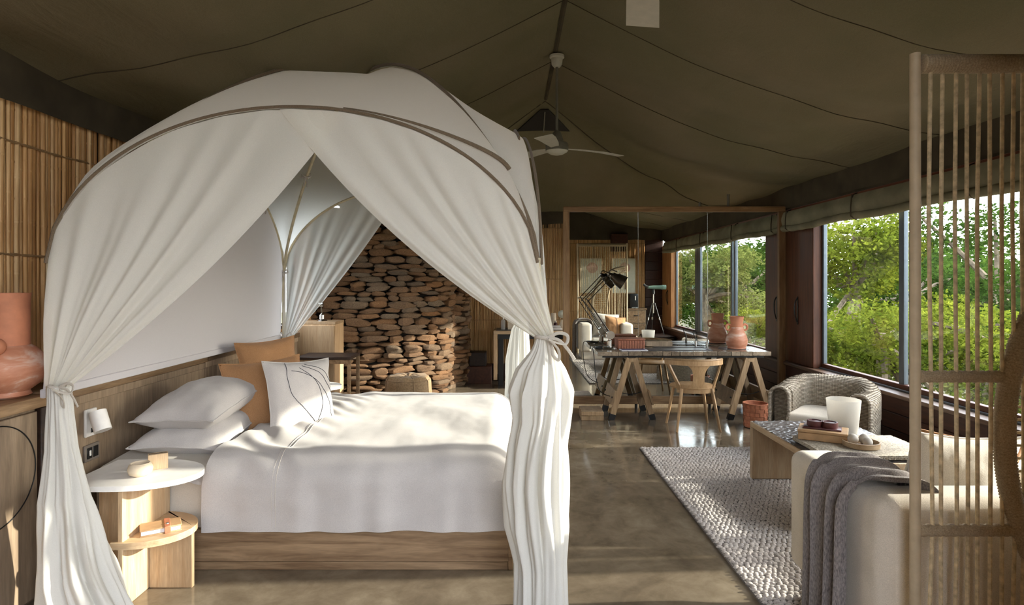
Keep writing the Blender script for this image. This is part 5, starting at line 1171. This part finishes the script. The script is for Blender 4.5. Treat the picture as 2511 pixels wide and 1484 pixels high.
# ================================================================== THINGS SEEN ONLY IN THE MIRROR
def mirrored():
    y = YREAR+0.045
    for x0, x1, lab, kind in ((1.56, 2.06, 'framed cream print behind the rope screen', 0), (2.27, 2.80, 'framed cream print with a pink disc and brown bar', 1)):
        t = thing('framed_print', lab, 'picture', ((x0+x1)/2, y, 1.29))
        ob('sheet', MB().box(x0+0.012, x1-0.012, y, y+0.012, 1.30, 2.07), 'art', t)
        m = MB()
        for a in ((x0, x1, 1.29, 1.305), (x0, x1, 2.065, 2.08)): m.box(a[0], a[1], y-0.005, y+0.022, a[2], a[3], 0.002)
        for a in ((x0, x0+0.015), (x1-0.015, x1)): m.box(a[0], a[1], y-0.005, y+0.022, 1.305, 2.065, 0.002)
        ob('frame', m, 'ash', t)
        cx = (x0+x1)/2+0.02
        ob('printed_disc', MB().prism([(cx+0.12*math.cos(a), 1.86+0.12*math.sin(a)) for a in [2*PI*i/32 for i in range(32)]], y+0.012, y+0.0135, lambda p, z: (p[0], z, p[1])), 'art_pink', t)
        if kind: ob('printed_bar', MB().box(cx-0.02, cx+0.02, y+0.012, y+0.0135, 1.38, 1.68), 'art_brown', t)
    t = thing('wall_unit', 'red-brown box mounted high on the reed wall above the prints', 'box', (2.42, 1.72, 2.2))
    ob('body', MB().box(2.24, 2.60, YREAR+0.03, YREAR+0.2, 2.22, 2.60, 0.006), 'redwood', t); ob('grille', MB().box(2.27, 2.57, YREAR+0.2, YREAR+0.206, 2.25, 2.33, 0.002), 'darkwood', t)
    t = thing('drawer_chest', 'pale wooden drawer chest under the prints', 'chest', (2.7, 1.8, 0))
    ob('body', MB().box(2.52, 2.95, YREAR+0.05, YREAR+0.40, 0, 0.94, 0.004), 'panel', t); ob('top', MB().box(2.50, 2.97, YREAR+0.04, YREAR+0.42, 0.94, 0.975, 0.004), 'ledge', t)
    for z in (0.1, 0.38, 0.66):
        d = ob('drawer', MB().box(2.54, 2.93, YREAR+0.40, YREAR+0.415, z, z+0.26, 0.003), 'ledge', t); ob('pull', MB().box(2.68, 2.79, YREAR+0.415, YREAR+0.43, z+0.15, z+0.165, 0.003), 'black', d)
    t = thing('coffee_machine', 'black coffee machine on the drawer chest', 'coffee machine', (2.70, 1.82, 0.975))
    ob('body', MB().box(2.60, 2.80, YREAR+0.1, YREAR+0.36, 0.975, 1.29, 0.015, 2), 'black', t); ob('spout', MB().cyl((2.72, YREAR+0.37, 1.24), (2.72, YREAR+0.37, 1.15), 0.012, n=8), 'chrome', t); ob('drip_tray', MB().box(2.63, 2.78, YREAR+0.36, YREAR+0.42, 0.976, 1.0, 0.003), 'chrome', t)
    t = thing('low_dark_chest', 'low dark chest in the corner below the tripod', 'chest', (3.1, 2.0, 0))
    ob('body', MB().box(2.78, 3.34, 2.06, 2.6, 0.0, 0.42, 0.006), 'darkwood', t); ob('top', MB().box(2.76, 3.35, 2.04, 2.62, 0.42, 0.45, 0.004), 'darkwood', t)
    t = thing('spotting_scope', 'green spotting scope on a black tripod by the window', 'telescope', (2.98, 2.3, 0.45))
    hub = V(0, 0, 0.68)
    for k in range(3):
        a = 0.6+2*PI*k/3; d = V(math.cos(a), math.sin(a), 0); lg = ob('tripod_leg', MB().tube([hub+d*0.03-V(0, 0, 0.02), d*0.13+V(0, 0, 0.34), d*0.235+V(0, 0, 0.002)], [0.013, 0.012, 0.008], 8), 'black', t, world=False)
        ob('leg_clamp', MB().cyl(d*0.125+V(0, 0, 0.36), d*0.138+V(0, 0, 0.31), 0.017, n=8), 'chrome', lg, world=False)
    ob('center_column', MB().cyl((0, 0, 0.45), (0, 0, 0.86), 0.012, n=10), 'chrome', t, world=False); ob('pan_head', MB().lathe([(0, 0.84), (0.03, 0.84), (0.034, 0.9), (0.02, 0.95), (0, 0.95)], n=16), 'black', t, world=False)
    ob('scope_tube', MB().tube([(-0.12, 0, 0.985), (0.0, 0, 0.985), (0.16, 0, 0.985), (0.17, 0, 0.985), (0.26, 0, 0.985)], [0.028, 0.038, 0.042, 0.047, 0.047], 18), 'green', t, world=False); ob('eyepiece', MB().tube([(-0.10, 0, 0.985), (-0.16, 0, 1.01), (-0.20, 0, 1.05)], [0.03, 0.026, 0.024], 14), 'black', t, world=False)
mirrored()

# ================================================================== TREES OUTSIDE
def tree(x, y, ztop, crown, n, ls, mat, label, seed, trunk=0.16, lean=(0, 0), base=-3.0, flat=0.5):
    """crown: list of (dx, dy, z, rx, ry, rz) leaf clumps ; trunk and limbs reach into every clump"""
    R = random.Random(seed)
    t = thing('tree', label, 'tree', (x, y, base))
    f = V(x+lean[0], y+lean[1], ztop*0.45)
    tr = ob('trunk', MB().tube(smooth_path([(x, y, base), (x+lean[0]*0.2, y+lean[1]*0.3, base*0.5), f], 6), [trunk*(1.25-0.5*i/12) for i in range(13)], 8), 'bark', t)
    m = MB(); vol = [c[3]*c[4]+c[4]*c[5]+c[3]*c[5] for c in crown]; tot = sum(vol); k = 0
    for c, w in zip(crown, vol):
        C = V(x+c[0], y+c[1], c[2]); mid = f.lerp(C, 0.5)+V(0, 0, 0.15*R.uniform(-1, 1))
        ob('limb', MB().tube(smooth_path([f-V(0, 0, 0.2), mid, C+V(0, 0, c[5]*0.4)], 4), [trunk*0.55*(1-0.08*i) for i in range(9)], 6), 'bark', t)
        for i in range(int(n*w/tot)):
            while True:
                a, b, d = R.uniform(-1, 1), R.uniform(-1, 1), R.uniform(-1, 1); q = a*a+b*b+d*d
                if 0.16 < q < 1: break
            k_ = 1+0.35*nz(a*2.3+seed, b*2.3, d*2.3)
            P = V(C.x+a*c[3]*k_, C.y+b*c[4]*k_, C.z+d*c[5]*k_); s = ls*R.uniform(.6, 1.3)
            e1 = V(R.uniform(-1, 1), R.uniform(-1, 1), R.uniform(-.6, .6)).normalized(); e2 = e1.cross(V(R.uniform(-1, 1), R.uniform(-1, 1), R.uniform(-1, 1))).normalized()
            m.add([P-e1*s, P+e2*s*flat, P+e1*s, P-e2*s*flat], [(0, 1, 2, 3)])
    o = ob('foliage', m, mat, t, 0); o['kind'] = 'stuff'
    return t
def clumps(R, n, sx, sy, z0, z1, r):
    return [(R.uniform(-sx, sx), R.uniform(-sy, sy), R.uniform(z0, z1), r*R.uniform(.7, 1.2), r*R.uniform(.7, 1.2), r*R.uniform(.5, .8)) for _ in range(n)]
def trees():
    R = random.Random(21)
    tree(9.6, 17.0, 3.6, clumps(R, 10, 1.4, 1.6, 0.6, 2.9, 1.0)+clumps(R, 5, 1.6, 1.5, -1.5, 0.6, 1.0), 16000, 0.075, 'leaf_a', 'bright green tree left in the window beside the wooden post', 1)
    tree(12.8, 19.5, 2.6, clumps(R, 10, 1.8, 1.6, -0.6, 1.7, 1.1)+clumps(R, 4, 1.8, 1.5, -2, -0.6, 1.1), 14000, 0.08, 'leaf_b', 'deep green tree in the middle of the window', 2)
    tree(12.0, 15.0, 3.4, clumps(R, 9, 1.5, 1.5, 0.2, 3.0, 1.0)+clumps(R, 5, 1.6, 1.5, -1.8, 0.2, 1.1), 15000, 0.07, 'leaf_b', 'dark leafy tree seen behind the rope screen', 3)
    tree(8.8, 10.8, 1.0, clumps(R, 12, 1.0, 1.3, -1.6, 0.75, 0.75), 15000, 0.055, 'leaf_a', 'yellow-green bush just below the window behind the rope screen', 4)
    tree(8.3, 13.6, 0.9, clumps(R, 12, 1.2, 1.2, -1.6, 0.75, 0.8), 15000, 0.06, 'leaf_a', 'yellow-green bush low in the left window pane', 5)
    tree(18.5, 26.0, 3.2, clumps(R, 14, 4.0, 2.5, -1.0, 2.6, 1.8), 12000, 0.13, 'leaf_b', 'distant dark trees on the skyline beyond the window', 6)
    tree(13.0, 28.0, 2.8, clumps(R, 12, 4.0, 2.5, -1.0, 2.4, 1.8), 10000, 0.13, 'leaf_b', 'distant tree line left on the skyline', 7)
    # seen through the mirror
    tree(6.9, -5.6, 2.6, clumps(R, 10, 1.1, 1.4, 1.0, 2.9, 0.75)+clumps(R, 4, 1.2, 1.5, -0.2, 1.0, 0.7), 15000, 0.06, 'leaf_c', 'gnarled olive-green tree reflected in the mirror', 8, 0.17, (-0.5, 0.4))
    tree(6.1, -8.5, 3.0, clumps(R, 9, 1.2, 1.5, 0.4, 2.8, 0.9), 12000, 0.07, 'leaf_b', 'dark green tree reflected at the left of the mirrored window', 9)
    tree(10.5, -12.0, 3.4, clumps(R, 14, 2.4, 2.2, -1.5, 3.0, 1.3), 14000, 0.09, 'leaf_b', 'large dark tree reflected behind the olive-green one', 10)
    tree(7.6, -2.6, 0.6, clumps(R, 9, 0.8, 1.3, -1.6, 0.4, 0.7), 10000, 0.055, 'leaf_a', 'low bright bush reflected at the foot of the mirrored window', 11)
    tree(15.0, -20.0, 3.4, clumps(R, 14, 4.5, 2.5, -1.0, 3.2, 2.0), 10000, 0.14, 'leaf_b', 'far tree line reflected in the mirror', 12)
    for i, (x, y) in enumerate(((-13, -13), (-6.5, -15), (0, -16), (-18, -7))):  # unseen trees added behind the doorway to block the low sky
        tree(x, y, 4.0, clumps(R, 12, 3.4, 1.5, -1.0, 3.4, 1.6), 5000, 0.22, 'leaf_b', ['added sky-blocking tree far left behind the doorway', 'added sky-blocking tree behind the doorway, left of centre', 'added sky-blocking tree straight behind the doorway', 'added sky-blocking tree beside the deck on the left'][i], 30+i)
    # unseen flat-topped tree added east of the room, crown shaped to shade the floor
    tree(6.9, 5.80, 2.2, [(0.1*math.sin(i*2.1), -1.55+i*0.38, 2.12+0.06*math.sin(i*1.7), 0.55, 0.32, 0.26) for i in range(9)], 9000, 0.06, 'leaf_b', 'unseen flat-topped shade tree added outside the window wall', 13, 0.09)
trees()

# ================================================================== groups of look-alikes
GROUPS = {'bed_pillow': 'white pillows on the bed', 'tan_cushion': 'tan cushions', 'tree': 'trees around the tent', 'trestle': 'trestles under the desk', 'wall_sconce': 'white wall sconces',
          'ceiling_fan': 'ceiling fans under the ridge', 'cosmetic_bottle': 'bottles on the vanity', 'framed_print': 'framed prints on the reed wall', 'stone_ball': 'grey balls in the tray',
          'bedside_table': 'bedside tables', 'window_latch': 'window latches', 'desk_pad': 'leather pads on the desk'}
for o in COL.objects:
    if o.parent is None and 'category' in o:
        k = o.name.split('.')[0]
        if k in GROUPS: o['group'] = GROUPS[k]
